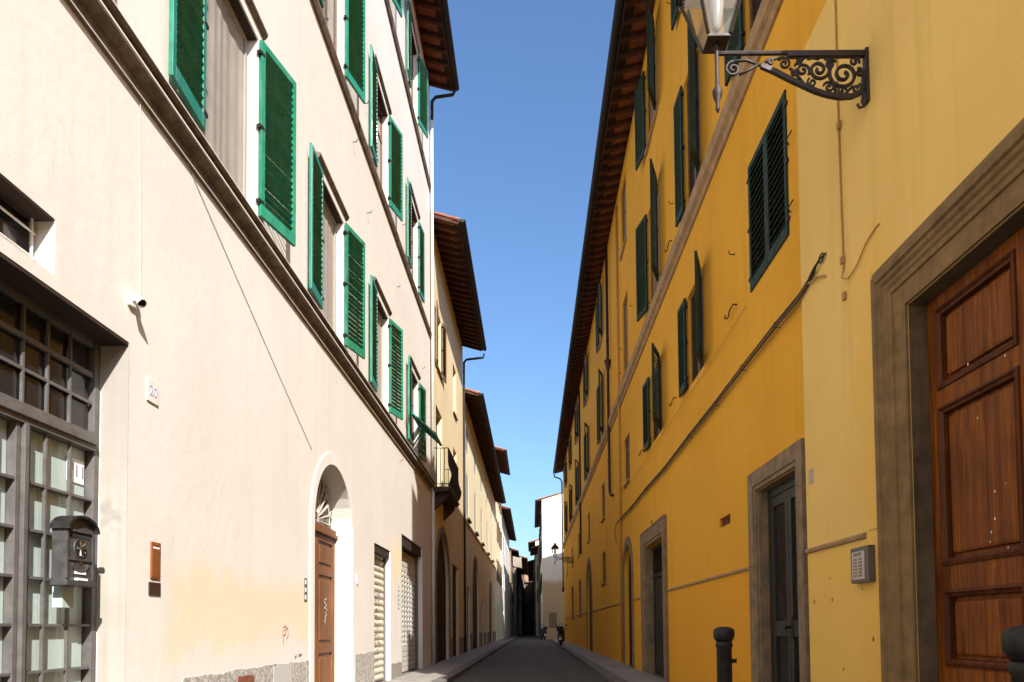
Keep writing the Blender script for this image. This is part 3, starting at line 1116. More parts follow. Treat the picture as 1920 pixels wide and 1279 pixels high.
while z < 3.05:
    if z < 0.70 or z > 2.55:
        place('slat', full, A.P(0.205, 17.45, z), rd2)
    else:
        place('slat', bar, A.P(0.205, 17.45, z - 0.03), rd2)
        for q in range(8):
            place('tie', tie, A.P(0.205, 16.15 + q * 0.372, z + 0.034), rd2)
    z += 0.125
    k += 1
for y in (15.975, 18.925):
    m = MB()
    A.bx(m, 0.12, 0.218, y - 0.022, y + 0.022, 0.05, 3.36)
    m.build('guide_rail', 'gate_iron', rd2)
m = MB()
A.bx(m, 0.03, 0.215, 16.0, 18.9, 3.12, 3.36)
m.build('head_shade_box', 'soffit_shade', rd2)  # box in the shade-dark colour under the wide opening's head

# spray scribbles on wall and doors
def scribble(F, pts, mat, wd=0.012, d=-0.004, name='scribble'):
    m = MB()
    for p, q in zip(pts, pts[1:]):
        m.bar(F.P(d, *p), F.P(d, *q), wd, 0.003, up=(1, 0, 0))
    m.build(name, mat, F.root)


rs = random.Random(11)
scribble(A, [(8.33, 1.10), (8.36, 1.20), (8.44, 1.22), (8.43, 1.12), (8.36, 1.10), (8.35, 1.0)], 'red_ink', 0.012)
scribble(A, [(8.40, 1.16), (8.50, 1.20), (8.52, 1.10), (8.46, 1.06)], 'grey_ink', 0.010)
scribble(A, [(8.76, 0.82), (8.82, 0.84)], 'grey_ink', 0.03)
scribble(A, [(8.9, 0.84), (9.02, 0.85)], 'grey_ink', 0.03)
for (yb_, zb_) in ((10.95, 1.35), (10.96, 1.56)):
    scribble(A, [(yb_ + rs.uniform(-.08, .08), zb_ + 0.1 - 0.025 * k) for k in range(9)], 'pale_ink', 0.014, dr0 - 0.014)
for k in range(9):
    zb_ = 0.55 + k * 0.17
    ybase = 13.35 + rs.uniform(0, 0.15)
    scribble(A, [(ybase + 0.10 * q + rs.uniform(-.04, .04), zb_ + rs.uniform(-0.07, 0.07)) for q in range(8 + k % 3)], 'grey_ink', 0.018, 0.13)

# downpipe at the far end of the cream house
dp = MB()
dp.tube([A.P(-0.08, 20.50, 16.9), A.P(-0.08, 20.50, 5.65)], 0.045, 10)
dp.build('downpipe', 'pipe_painted', A.root, smooth=True)
dp = MB()
dp.tube([A.P(-0.80, 20.52, 17.58), A.P(-0.72, 20.52, 17.42), A.P(-0.2, 20.50, 17.33), A.P(-0.09, 20.50, 17.2), A.P(-0.08, 20.50, 16.6)], 0.048, 10)
dp.build('downpipe', 'gutter_metal', A.root, smooth=True)
dp = MB()
dp.tube([A.P(-0.08, 20.50, 5.25), A.P(-0.08, 20.50, 0.12)], 0.045, 10)
dp.build('downpipe', 'pipe_painted', A.root, smooth=True)

# ---------------- yellow house with the balcony
B = Facade('apartment_building', -1, XL, 20.63, 30.45, 13.72, 'pale yellow house with a wrought iron balcony beside the cream house', mat='yellow_render')
B.hole(21.45, 24.9, -0.05, 4.35, 0.10, True)
B.hole(26.15, 28.2, -0.05, 3.62, 0.10)
B.hole(21.75, 23.25, 5.72, 8.30, 0.18)
for c in ((26.6, 27.7),):
    B.hole(*c, 6.2, 8.2, 0.15)
for c in ((21.95, 23.05), (26.6, 27.7)):
    B.hole(*c, 9.6, 11.5, 0.15)
B.finish()
B.roof(13.72, 0.88, 0.28, 0.42, board=0.2)
B.plain_door(21.46, 24.89, 0.05, 4.33, 0.10, 'dark_wood', True)
B.plain_door(26.16, 28.19, 0.05, 3.60, 0.10, 'dark_wood')
B.window(21.76, 23.24, 5.73, 8.29, 0.16)
B.window(26.61, 27.69, 6.21, 8.19, 0.13)
for c in ((21.95, 23.05), (26.6, 27.7)):
    B.window(c[0] + 0.01, c[1] - 0.01, 9.61, 11.49, 0.13)
    B.sill(c[0], c[1], 9.6, 'serena')
B.sill(26.6, 27.7, 6.2, 'serena')
B.leaf(21.95, 'near', 0.545, 9.6, 11.5, 4, 'frame_brown', False)
B.leaf(23.05, 'far', 0.545, 9.6, 11.5, 6, 'frame_brown', False)
m = MB()
ap = [(23.175 - 1.95 * math.cos(PI * k / 20), 2.63 + 1.95 * math.sin(PI * k / 20)) for k in range(21)]
ip = [(23.175 - 1.727 * math.cos(PI * k / 20), 2.625 + 1.727 * math.sin(PI * k / 20)) for k in range(21)]
for k in range(20):
    m.prism([B.P(-0.05, *ap[k]), B.P(-0.05, *ap[k + 1]), B.P(-0.05, *ip[k + 1]), B.P(-0.05, *ip[k])], (-0.06, 0, 0))
B.bx(m, -0.05, 0.01, 21.225, 21.448, 0.05, 2.63)
B.bx(m, -0.05, 0.01, 24.902, 25.125, 0.05, 2.63)
m.build('door_surround', 'serena', B.root)
# stone skirting only between the openings
for (a, b) in ((20.64, 21.22), (25.13, 26.14), (28.21, 30.44)):
    m = MB()
    B.bx(m, -0.02, 0.01, a, b, 0.05, 0.80)
    m.build('plinth_render', 'grey_render', B.root)
dp = MB().tube([B.P(-0.07, 30.32, 12.9), B.P(-0.07, 30.32, 0.12)], 0.045, 10)
dp.build('downpipe', 'gutter_metal', B.root, smooth=True)
dp = MB().tube([B.P(-0.96, 30.35, 13.35), B.P(-0.93, 30.35, 13.17), B.P(-0.18, 30.33, 13.08), B.P(-0.075, 30.32, 12.95), B.P(-0.07, 30.32, 12.5)], 0.05, 10)
dp.build('downpipe', 'gutter_metal', B.root, smooth=True)
# balcony
bl = MB()
bl.prism([B.P(0.02, 21.10, 5.52), B.P(-0.50, 21.10, 5.52), B.P(-0.50, 21.10, 5.46), B.P(-0.42, 21.10, 5.38), B.P(0.02, 21.10, 5.36)], (0, 2.95, 0))
bo = bl.build('balcony', 'balcony_stone', B.root, bevel=0.01)
for y in (21.35, 23.55):
    m = MB().prism([B.P(0.01, y, 5.36), B.P(-0.40, y, 5.36), B.P(-0.36, y, 5.22), B.P(-0.16, y, 5.02), B.P(0.01, y, 4.86)], (0, 0.22, 0))
    m.build('corbel', 'balcony_stone', bo, bevel=0.015)
BZ0, BZ1 = 5.53, 6.72
for (a, b) in (((-0.46, 21.14), (-0.46, 24.01)), ((0.0, 21.14), (-0.46, 21.14)), ((0.0, 24.01), (-0.46, 24.01))):
    for zz in (BZ1, BZ0 + 0.08):
        m = MB().bar(B.P(a[0], a[1], zz), B.P(b[0], b[1], zz), 0.04, 0.022)
        m.build('rail', 'iron', bo)


def belly(d, y, nd, ny):
    pts = []
    for k in range(9):
        t = k / 8
        bulge = 0.11 * math.exp(-((t - 0.24) / 0.20) ** 2)
        pts.append(B.P(d - nd * bulge, y + ny * bulge, BZ0 + 0.08 + (BZ1 - BZ0 - 0.08) * t))
    return pts


for k in range(24):
    MB().tube(belly(-0.46, 21.14 + 2.87 * k / 23, 1, 0), 0.013, 5).build('baluster', 'iron', bo)
for yy, ny in ((21.14, -1), (24.01, 1)):
    for k in range(1, 4):
        MB().tube(belly(-0.46 * k / 4, yy, 0, ny), 0.013, 5).build('baluster', 'iron', bo)

# ---------------- long low yellow house
Eh = Facade('apartment_building', -1, XL, 30.48, 57.5, 11.70, 'long low pale yellow house with closed pale shutters past the balcony', mat='yellow_render_pale')
EC = [(31.7, 32.9), (36.3, 37.5), (40.9, 42.1), (46.3, 47.5), (51.5, 52.7)]
for c in EC:
    Eh.hole(*c, 6.25, 8.35, 0.10)
    Eh.hole(*c, 9.3, 10.5, 0.10)
Eh.hole(35.0, 39.0, -0.05, 5.05, 0.1, True)
Eh.hole(41.5, 42.9, -0.05, 3.0, 0.1)
Eh.hole(45.0, 46.2, -0.05, 2.9, 0.1)
Eh.hole(48.6, 52.2, -0.05, 4.6, 0.1, True)
Eh.hole(32.0, 33.4, -0.05, 3.1, 0.1)
Eh.finish()
Eh.roof(11.70, 0.72, 0.28, 0.42, board=0.2)
for c in EC:
    for (za, zb) in ((6.25, 8.35), (9.3, 10.5)):
        Eh.window(c[0] + 0.01, c[1] - 0.01, za + 0.01, zb - 0.01, 0.08)
        w = (c[1] - c[0]) / 2 - 0.006
        Eh.leaf(c[0] + 0.003, 'near', w, za + 0.02, zb - 0.01, 0, 'pale_shutter', False, closed=True, proud=-0.03, hinges=False)
        Eh.leaf(c[1] - 0.003, 'far', w, za + 0.02, zb - 0.01, 0, 'pale_shutter', False, closed=True, proud=-0.03, hinges=False)
    Eh.sill(c[0], c[1], 6.25, 'serena', 0.16, 0.10)
Eh.plain_door(35.01, 38.99, 0.05, 5.03, 0.1, 'dark_wood', True)
Eh.plain_door(41.51, 42.89, 0.05, 2.98, 0.1, 'dark_wood')
Eh.plain_door(45.01, 46.19, 0.05, 2.88, 0.1, 'dark_wood')
Eh.plain_door(48.61, 52.19, 0.05, 4.58, 0.1, 'dark_wood', True)
Eh.plain_door(32.01, 33.39, 0.05, 3.08, 0.1, 'dark_wood')
for (a, b) in ((30.5, 31.98), (33.42, 34.98), (39.02, 41.48), (42.92, 44.98), (46.22, 48.58), (52.22, 57.4)):
    m = MB()
    Eh.bx(m, -0.02, 0.01, a, b, 0.05, 0.9)
    m.build('plinth_render', 'grey_render', Eh.root)
Eh.course('string_course', [(0, 6.02), (0.05, 6.02), (0.05, 6.12), (0, 6.15)], 30.5, 57.4, 'yellow_render_pale')

# ---------------- houses further down on the left
E2 = Facade('apartment_building', -1, XL, 57.55, 67.0, 16.2, 'tall narrow pale house rising behind the long low yellow house', mat='yellow_render_pale')
for c in ((58.8, 59.9), (62.2, 63.3), (65.0, 66.0)):
    for (za, zb) in ((5.2, 7.0), (8.6, 10.4), (12.0, 13.6)):
        E2.hole(*c, za, zb, 0.1)
E2.hole(60.6, 62.0, -0.05, 3.2, 0.25)
E2.finish()
E2.roof(16.2, 0.80, 0.28, 0.45)
for c in ((58.8, 59.9), (62.2, 63.3), (65.0, 66.0)):
    for (za, zb) in ((5.2, 7.0), (8.6, 10.4), (12.0, 13.6)):
        E2.window(c[0] + .01, c[1] - .01, za + .01, zb - .01, 0.08)
        E2.leaves(c[0], c[1], za, zb, 'frame_brown', False, 5, 9)
E2.plain_door(60.61, 61.99, 0.05, 3.18, 0.25, 'dark_wood')

Fh = Facade('apartment_building', -1, XL + 0.05, 67.05, 92.0, 12.9, 'sunlit white house at the far end of the left row', mat='white_render')
FC = [(69, 70.1), (73, 74.1), (77, 78.1), (81, 82.1), (85, 86.1), (89, 90.1)]
for c in FC:
    for (za, zb) in ((5.0, 6.8), (8.6, 10.4)):
        Fh.hole(*c, za, zb, 0.1)
for c in ((71, 72.3), (79, 80.3), (87, 88.3)):
    Fh.hole(*c, -0.05, 3.0, 0.25)
Fh.finish()
Fh.roof(12.9, 0.75, 0.28, 0.45)
for c in FC:
    for (za, zb) in ((5.0, 6.8), (8.6, 10.4)):
        Fh.window(c[0] + .01, c[1] - .01, za + .01, zb - .01, 0.08)
        Fh.leaves(c[0], c[1], za, zb, 'pale_shutter', False, 5, 9)
for c in ((71, 72.3), (79, 80.3), (87, 88.3)):
    Fh.plain_door(c[0] + .01, c[1] - .01, 0.05, 2.98, 0.25, 'dark_wood')


def far_house(side, X, y0, y1, zt, mat, label, floors, step=3.6, shut='dark_green_paint', over=0.8):
    H = Facade('apartment_building', side, X, y0, y1, zt, label, mat=mat, depth=9)
    cols = []
    y = y0 + 1.0
    while y + 1.1 < y1 - 0.6:
        cols.append((y, y + 1.1))
        y += step
    for c in cols:
        for (za, zb) in floors:
            H.hole(c[0], c[1], za, zb, 0.1)
    d = (y0 + 2.4, y0 + 3.5)
    H.hole(d[0], d[1], -0.05, 2.9, 0.12)
    H.finish()
    H.roof(zt, over, 0.28, 0.55)
    for c in cols:
        for (za, zb) in floors:
            H.window(c[0] + .01, c[1] - .01, za + .01, zb - .01, 0.08)
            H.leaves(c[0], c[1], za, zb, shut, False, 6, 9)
    H.plain_door(d[0] + .01, d[1] - .01, 0.05, 2.88, 0.12, 'dark_wood')
    return H


FL3 = ((4.4, 6.0), (7.2, 8.8))
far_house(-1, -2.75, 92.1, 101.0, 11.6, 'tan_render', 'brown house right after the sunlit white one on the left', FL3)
far_house(-1, -2.25, 101.1, 112.0, 9.9, 'canyon_shade_render', 'low shade-darkened house second to last on the left', ((4.0, 5.6), (6.8, 8.2)))
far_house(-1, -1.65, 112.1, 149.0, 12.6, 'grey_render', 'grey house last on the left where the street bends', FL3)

# ================================================================== RIGHT SIDE
# ---------------- light yellow low house with the big portal
C1 = Facade('house', 1, XR - 0.03, -28, 6.56, 6.62, 'light yellow house with a huge panelled wooden portal in brown stone', mat='ochre_light', depth=12)
PY0, PY1, PZ = 2.72, 4.72, 3.385
C1.hole(PY0, PY1, -0.05, PZ, 0.12)
C1.finish()
C1.roof(6.58, -0.06, 0.16, 0.5, rafters=(0, 0.1), gutter=False, tiles=False, gable=False)
m = MB()
C1.bx(m, 0.012, 0.9, 5.55, 6.555, 6.621, 7.6)
m.build('end_wall_screen', 'ochre_render', C1.root)  # added block that hides the sunlit end wall behind it


def frame_sweep(F, path_in, prof, mat, name):
    """moulded stone frame: prof = (distance outwards from opening, proud) ; mitred round left jamb, lintel, right jamb"""
    ya, yb, zb = path_in
    rings = []
    for (w, d) in prof:
        rings.append([(ya - w, 0.05, d), (ya - w, zb + w, d), (yb + w, zb + w, d), (yb + w, 0.05, d)])
    m = MB()
    n = len(prof)
    vs = [F.P(-d, y, z) for ring in rings for (y, z, d) in ring]
    fs = []
    for i in range(n):
        j = (i + 1) % n
        for k in range(3):
            fs.append((i * 4 + k, i * 4 + k + 1, j * 4 + k + 1, j * 4 + k))
    fs.append(tuple(i * 4 for i in range(n)))
    fs.append(tuple(i * 4 + 3 for i in range(n)))
    m.add(vs, fs)
    return m.build(name, mat, F.root)


frame_sweep(C1, (PY0, PY1, PZ), [(0.003, -0.05), (0.003, 0.02), (0.15, 0.02), (0.155, 0.035), (0.19, 0.037), (0.205, 0.05), (0.235, 0.05), (0.25, 0.066), (0.28, 0.068), (0.29, 0.085), (0.34, 0.085), (0.35, 0.066), (0.375, 0.06), (0.39, 0.035), (0.425, 0.03), (0.425, -0.01)], 'portal_stone', 'portal_frame')
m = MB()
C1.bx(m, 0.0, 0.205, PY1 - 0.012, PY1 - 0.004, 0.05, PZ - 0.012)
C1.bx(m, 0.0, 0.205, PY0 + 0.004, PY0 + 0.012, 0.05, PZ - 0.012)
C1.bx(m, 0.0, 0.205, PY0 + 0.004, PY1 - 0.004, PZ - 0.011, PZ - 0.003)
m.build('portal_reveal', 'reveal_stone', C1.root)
pd = 0.14
for (p, q) in ((PY0 + 0.015, (PY0 + PY1) / 2 - 0.003), ((PY0 + PY1) / 2 + 0.003, PY1 - 0.015)):
    m = MB()
    C1.bx(m, pd + 0.025, pd + 0.07, p, q, 0.08, PZ - 0.015)
    d = m.build('door', 'chestnut', C1.root)
    sw = 0.105
    for (u, v) in ((p, p + sw), (q - sw, q)):
        m = MB()
        C1.bx(m, pd - 0.02, pd + 0.03, u, v, 0.08, PZ - 0.016)
        m.build('stile', 'chestnut', d, bevel=0.005)
    for (u, v) in ((0.08, 0.24), (0.745, 0.895), (1.395, 1.555), (2.615, 2.735), (3.28, PZ - 0.016)):
        m = MB()
        C1.bx(m, pd - 0.02, pd + 0.03, p + sw + 0.001, q - sw - 0.001, u, v)
        m.build('rail', 'chestnut', d, bevel=0.005)
    for (u, v) in ((0.24, 0.745), (0.895, 1.395), (1.555, 2.615), (2.735, 3.28)):
        a, b = p + sw, q - sw
        # bolection moulding round each field, then the raised field itself
        mm = MB()
        rgs = []
        for (ins, dd) in ((0.0, 0.0), (0.0, 0.032), (0.018, 0.038), (0.03, 0.024), (0.045, 0.018), (0.05, -0.02)):
            rgs.append([(a + ins, u + ins, dd), (b - ins, u + ins, dd), (b - ins, v - ins, dd), (a + ins, v - ins, dd)])
        vs = [C1.P(pd - dd, y, z) for rg in rgs for (y, z, dd) in rg]
        fs = [(i * 4 + k, i * 4 + (k + 1) % 4, (i + 1) * 4 + (k + 1) % 4, (i + 1) * 4 + k) for i in range(5) for k in range(4)]
        mm.add(vs, fs).build('panel_moulding', 'chestnut_shade_grime', d, solid=False)  # moulding colour carries painted recess shade as well as grime
        m = MB()
        C1.bx(m, pd - 0.006, pd + 0.03, a + 0.075, b - 0.075, u + 0.075, v - 0.075)
        m.build('door_panel', 'chestnut', d, bevel=0.02)
kb = MB().tube([C1.P(pd - 0.02, 3.80, 1.02), C1.P(pd - 0.07, 3.80, 1.02), C1.P(pd - 0.075, 3.80, 1.02), C1.P(pd - 0.10, 3.80, 1.02)], [0.012, 0.012, 0.034, 0.028], 12)
kb.build('door_knob', 'iron', C1.root, smooth=True)
m = MB()
C1.bx(m, pd - 0.026, pd - 0.019, 3.765, 3.835, 0.92, 1.14)
m.build('lock_plate', 'iron', C1.root, bevel=0.003)
rp = random.Random(21)
for k in range(9):
    y, z = rp.uniform(3.85, 4.25), rp.uniform(1.6, 3.2)
    rad = rp.uniform(0.003, 0.007)
    m = MB().lathe([(0.0004, 0), (rad, 0.0), (rad * 0.5, 0.0015)], (0, 0, 0), 6)
    m.v = [(C1.X + pd - 0.0215 - 0.018 - v[2], y + v[0], z + v[1] * 1.5) for v in m.v]
    m.build('paint_spot', 'paper', C1.root)
C1.course('string_course', [(0, 1.845), (0.022, 1.85), (0.03, 1.87), (0.022, 1.89), (0, 1.895)], 5.40, 6.555, 'band_stone')
# raised strip beside the portal
m = MB()
C1.bx(m, -0.008, 0.004, 5.21, 5.36, 1.9, 3.9)
m.build('render_strip', 'ochre_light', C1.root)
rr = random.Random(5)
for k in range(9):
    y, z = rr.uniform(5.3, 6.5), rr.uniform(0.5, 1.7)
    m = MB().lathe([(0.0005, 0), (rr.uniform(0.006, 0.014), 0.0), (0.004, 0.002)], (0, 0, 0), 7)
    m.v = [(C1.X - v[2], y + v[0], z + v[1] * 1.8) for v in m.v]
    m.build('paint_chip', 'brick_red', C1.root)

# ---------------- long ochre house
C2 = Facade('apartment_building', 1, XR, 6.60, 57.0, 14.05, 'long ochre apartment house with dark green shutters and a deep red-brown eave', mat='ochre_render', depth=12)
G1, G2, G3 = (5.14, 6.66), (8.16, 10.32), (11.72, 13.60)
CC = {1: (6.90, 8.12), 2: (10.40, 11.40), 3: (13.80, 15.05), 4: (18.42, 19.45), 5: (24.75, 25.85), 6: (31.2, 32.4), 7: (38.0, 39.2), 8: (44.5, 45.7), 9: (50.5, 51.7)}
for k, c in CC.items():
    for (za, zb) in (G1, G2, G3):
        C2.hole(c[0], c[1], za, zb - (0.25 if k > 3 and za < 6 else 0), 0.05)
C2.hole(6.83, 8.06, -0.05, 2.75, 0.11)
C2.hole(13.86, 16.08, -0.05, 3.0, 0.17)
C2.hole(18.25, 19.80, -0.05, 3.42, 0.12, True)
C2.hole(30.6, 33.2, -0.05, 4.15, 0.12, True)
for (a, b, c, d) in ((24.8, 26.0, 2.78, 3.92), (37.4, 39.2, 1.8, 3.75), (44.2, 46.4, 1.75, 3.85)):
    C2.hole(a, b, c, d, 0.05)
C2.hole(9.18, 9.72, 2.54, 2.67, 0.10)
C2.hole(15.08, 15.32, 3.28, 3.50, 0.10)
C2.finish()
C2.roof(14.05, 0.64, 0.28, 0.44, tiles=False, board=0.22)
C2.course('string_course', [(0, 7.62), (0.03, 7.62), (0.05, 7.67), (0.05, 7.70), (0.10, 7.74), (0.11, 7.82), (0.11, 7.92), (0.08, 7.96), (0, 8.0)], 6.61, 56.9, 'band_stone')
for (a, b) in ((8.34, 13.50), (16.45, 18.02), (20.05, 30.3), (33.6, 56.9)):
    C2.course('string_course', [(0, 1.845), (0.022, 1.85), (0.03, 1.87), (0.022, 1.89), (0, 1.895)], a, b, 'band_stone')
for k, c in CC.items():
    for j, (za, zb) in enumerate((G1, G2, G3)):
        zb2 = zb - (0.25 if k > 3 and j == 0 else 0)
        bare = k == 4 or (k in (5, 6, 7, 8, 9) and j == 0)
        style = 'blind_brown' if (k in (3, 4) and j) else ('dark_room' if k <= 3 else 'glass')
        C2.window(c[0] + .004, c[1] - .004, za + .004, zb2 - .004, 0.045, style, 'frame_brown' if style != 'glass' or k > 3 else 'frame_dark', mull=style != 'blind_brown')
        if j == 2 or bare:
            C2.sill(c[0], c[1], za, 'band_stone', 0.06, 0.07)
        if bare:
            continue
        singly = k <= 3
        if k == 1 and j == 0:
            w = (c[1] - c[0]) / 2 - 0.003
            C2.leaf(c[0], 'near', w, za, zb, 0, 'dark_green_paint', True, closed=True, proud=0.0)
            C2.leaf(c[1], 'far', w, za, zb, 0, 'dark_green_paint', True, closed=True, proud=0.0)
        else:
            an, af = {(2, 0): (20, 1), (3, 0): (22, 2), (2, 1): (25, 2), (3, 1): (20, 12), (1, 1): (15, 3), (3, 2): (22, 10)}.get((k, j), (18, 4))
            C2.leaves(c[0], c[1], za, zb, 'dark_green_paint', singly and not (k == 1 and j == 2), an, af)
for (y, z) in ((8.75, 5.95), (12.4, 8.9), (12.3, 12.6), (16.1, 9.2), (16.2, 12.4), (17.5, 9.4), (18.2, 12.3), (19.7, 12.1), (19.75, 9.2), (19.8, 8.5)):
    C2.holdback(y, z, 'iron')
# closed-shutter stay bars on the nearest window
for z in (5.35, 6.05):
    MB().tube([C2.P(-0.005, 6.86, z), C2.P(-0.05, 6.80, z), C2.P(-0.05, 6.66, z)], 0.008, 6).build('shutter_hook', 'iron', C2.root)

# doors of the ochre house
frame_sweep(C2, (6.83, 8.06, 2.75), [(0.003, -0.05), (0.003, 0.03), (0.05, 0.03), (0.055, 0.045), (0.22, 0.05), (0.22, -0.01)], 'serena', 'door_frame')
m = MB()
C2.bx(m, 0.0, 0.110, 8.045, 8.054, 0.05, 2.742)
C2.bx(m, 0.0, 0.110, 6.84, 8.044, 2.736, 2.746)
m.build('door_reveal', 'serena', C2.root)
m = MB()
C2.bx(m, 0.110, 0.170, 6.84, 6.90, 0.05, 2.73)
C2.bx(m, 0.110, 0.170, 7.98, 8.04, 0.05, 2.73)
C2.bx(m, 0.110, 0.170, 6.90, 7.98, 2.64, 2.73)
d1 = m.build('door', 'door_green_black', C2.root, bevel=0.004)
for (p, q) in ((6.905, 7.43), (7.445, 7.975)):
    for (u, v) in ((p, p + 0.08), (q - 0.08, q)):
        m = MB()
        C2.bx(m, 0.115, 0.165, u, v, 0.06, 2.635)
        m.build('stile', 'door_green_black', d1, bevel=0.004)
    for (u, v) in ((0.06, 0.22), (1.05, 1.22), (2.52, 2.635)):
        m = MB()
        C2.bx(m, 0.118, 0.163, p + 0.081, q - 0.081, u, v)
        m.build('rail', 'door_green_black', d1, bevel=0.004)
    for (u, v) in ((0.22, 1.05), (1.22, 2.52)):
        m = MB()
        C2.bx(m, 0.140, 0.150, p + 0.081, q - 0.081, u, v)
        m.build('pane', 'glass_dark', d1)
m = MB()
m.tube([C2.P(0.115, 7.39, 1.15), C2.P(0.060, 7.39, 1.15), C2.P(0.055, 7.39, 1.15)], [0.012, 0.012, 0.030], 10)
m.tube([C2.P(0.055, 7.39, 1.15), C2.P(0.035, 7.39, 1.15)], [0.030, 0.026], 10)
m.build('door_knob', 'iron', d1, smooth=True)
m = MB()
C2.bx(m, 0.108, 0.117, 7.35, 7.43, 1.02, 1.28)
m.build('lock_plate', 'iron', d1)
m = MB()
C2.bx(m, 0.180, 0.190, 6.82, 8.07, -0.02, 2.76)
m.build('backing', 'frame_dark', d1)
m = MB()
C2.bx(m, -0.06, 0.170, 6.84, 8.05, 0.05, 0.16)
m.build('door_step', 'serena', C2.root)

frame_sweep(C2, (13.86, 16.08, 3.0), [(0.003, -0.05), (0.003, 0.03), (0.06, 0.03), (0.065, 0.05), (0.32, 0.055), (0.33, 0.07), (0.36, 0.07), (0.36, -0.01)], 'serena', 'door_frame')
m = MB()
C2.bx(m, 0.0, 0.170, 16.066, 16.075, 0.05, 2.992)
m.build('door_reveal', 'serena', C2.root)
m = MB()
C2.bx(m, 0.150, 0.250, 13.87, 16.06, 2.28, 2.36)
C2.bx(m, 0.170, 0.230, 13.87, 13.95, 0.05, 2.99)
C2.bx(m, 0.170, 0.230, 15.98, 16.06, 0.05, 2.99)
C2.bx(m, 0.170, 0.230, 13.95, 15.98, 2.92, 2.99)
d2 = m.build('door', 'door_green_black', C2.root)
for (p, q) in ((13.955, 14.96), (14.97, 15.975)):
    m = MB()
    C2.bx(m, 0.190, 0.230, p, q, 0.06, 2.275)
    m.build('door_leaf', 'door_green_black', d2)
    for (u, v) in ((0.2, 0.85), (1.0, 2.15)):
        m = MB()
        C2.bx(m, 0.170, 0.200, p + 0.14, q - 0.14, u, v)
        m.build('door_panel', 'door_green_black', d2, bevel=0.015)
m = MB()
C2.bx(m, 0.205, 0.215, 13.95, 15.98, 2.36, 2.92)
m.build('pane', 'glass_dark', d2)
for k in range(15):
    y = 13.95 + 0.145 * k
    for sgn in (-1, 1):
        a, b = y, y + sgn * 0.56
        za_, zb_ = 2.36, 2.92
        if b < 13.95:
            zb_ = 2.36 + (y - 13.95)
            b = 13.95
        if b > 15.98:
            zb_ = 2.36 + (15.98 - y)
            b = 15.98
        if zb_ - za_ > 0.05:
            MB().bar(C2.P(0.190, a, za_), C2.P(0.190, b, zb_), 0.016, 0.016).build('lattice_bar', 'iron', d2)

for (a, b, z_) in ((18.25, 19.80, 3.42), (30.6, 33.2, 4.15)):
    C2.plain_door(a + .005, b - .005, 0.05, z_ - .005, 0.12, 'dark_wood', True)
    m = MB()
    rad = (b - a) / 2
    y_, zc = (a + b) / 2, z_ - rad
    t = 0.24
    op = [(y_ - (rad + t) * math.cos(PI * k / 20), zc + (rad + t) * math.sin(PI * k / 20)) for k in range(21)]
    ip = [(y_ - (rad + .002) * math.cos(PI * k / 20), zc + (rad + .002) * math.sin(PI * k / 20)) for k in range(21)]
    for k in range(20):
        m.prism([C2.P(-0.03, *op[k]), C2.P(-0.03, *op[k + 1]), C2.P(-0.03, *ip[k + 1]), C2.P(-0.03, *ip[k])], (0.035, 0, 0))
    C2.bx(m, -0.03, 0.005, a - t, a - .002, 0.05, zc)
    C2.bx(m, -0.03, 0.005, b + .002, b + t, 0.05, zc)
    m.build('door_surround', 'serena', C2.root)
for (a, b, c, d) in ((24.8, 26.0, 2.78, 3.92), (37.4, 39.2, 1.8, 3.75), (44.2, 46.4, 1.75, 3.85)):
    C2.window(a + .004, b - .004, c + .004, d - .004, 0.04)
    C2.sill(a, b, c, 'serena', 0.05, 0.07)
m = MB()
C2.bx(m, 0.06, 0.08, 9.17, 9.73, 2.53, 2.68)
v = m.build('vent', 'brick_red', C2.root)
for k in range(5):
    m = MB()
    C2.bx(m, 0.03, 0.06, 9.20 + k * 0.11, 9.25 + k * 0.11, 2.545, 2.665)
    m.build('vent_bar', 'brick_red', v)
m = MB()
C2.bx(m, 0.06, 0.08, 15.07, 15.33, 3.27, 3.51)
m.build('vent', 'brick_red', C2.root)

# downpipes of the ochre house
dp = MB().tube([C2.P(-0.10, 22.45, 13.75), C2.P(-0.09, 22.45, 5.62), C2.P(-0.09, 22.37, 5.50), C2.P(-0.08, 22.10, 5.40), C2.P(0.02, 22.0, 5.38)], 0.048, 10)
dpo = dp.build('downpipe', 'pipe_brown', C2.root, smooth=True)
for z in (6.6, 8.6, 10.6, 12.6):
    MB().lathe([(0.052, -0.025), (0.060, -0.02), (0.060, 0.02), (0.052, 0.025)], C2.P(-0.095, 22.45, z), 12).build('pipe_clip', 'pipe_brown', dpo)
MB().lathe([(0.05, -0.16), (0.055, -0.14), (0.10, 0.08), (0.12, 0.12), (0.12, 0.17), (0.05, 0.18)], C2.P(-0.095, 22.45, 9.75), 12).build('rain_hopper', 'pipe_brown', dpo)
dp = MB().tube([C2.P(-0.05, 20.15, 13.7), C2.P(-0.05, 20.15, 0.15)], 0.035, 8)
dp.build('downpipe', 'pipe_ochre', C2.root, smooth=True)
dp = MB().tube([C2.P(-0.07, 36.2, 13.7), C2.P(-0.07, 36.2, 5.0)], 0.05, 8)
dp.build('downpipe', 'pipe_brown', C2.root, smooth=True)
dp = MB().tube([C2.P(-0.74, 56.85, 13.85), C2.P(-0.70, 56.85, 13.6), C2.P(-0.25, 56.85, 13.45), C2.P(-0.10, 56.85, 13.2), C2.P(-0.08, 56.85, 4.6), C2.P(-0.08, 56.85, 4.1)], [0.06, 0.06, 0.06, 0.06, 0.06, 0.14], 10)
dp.build('downpipe', 'pipe_brown', C2.root, smooth=True)

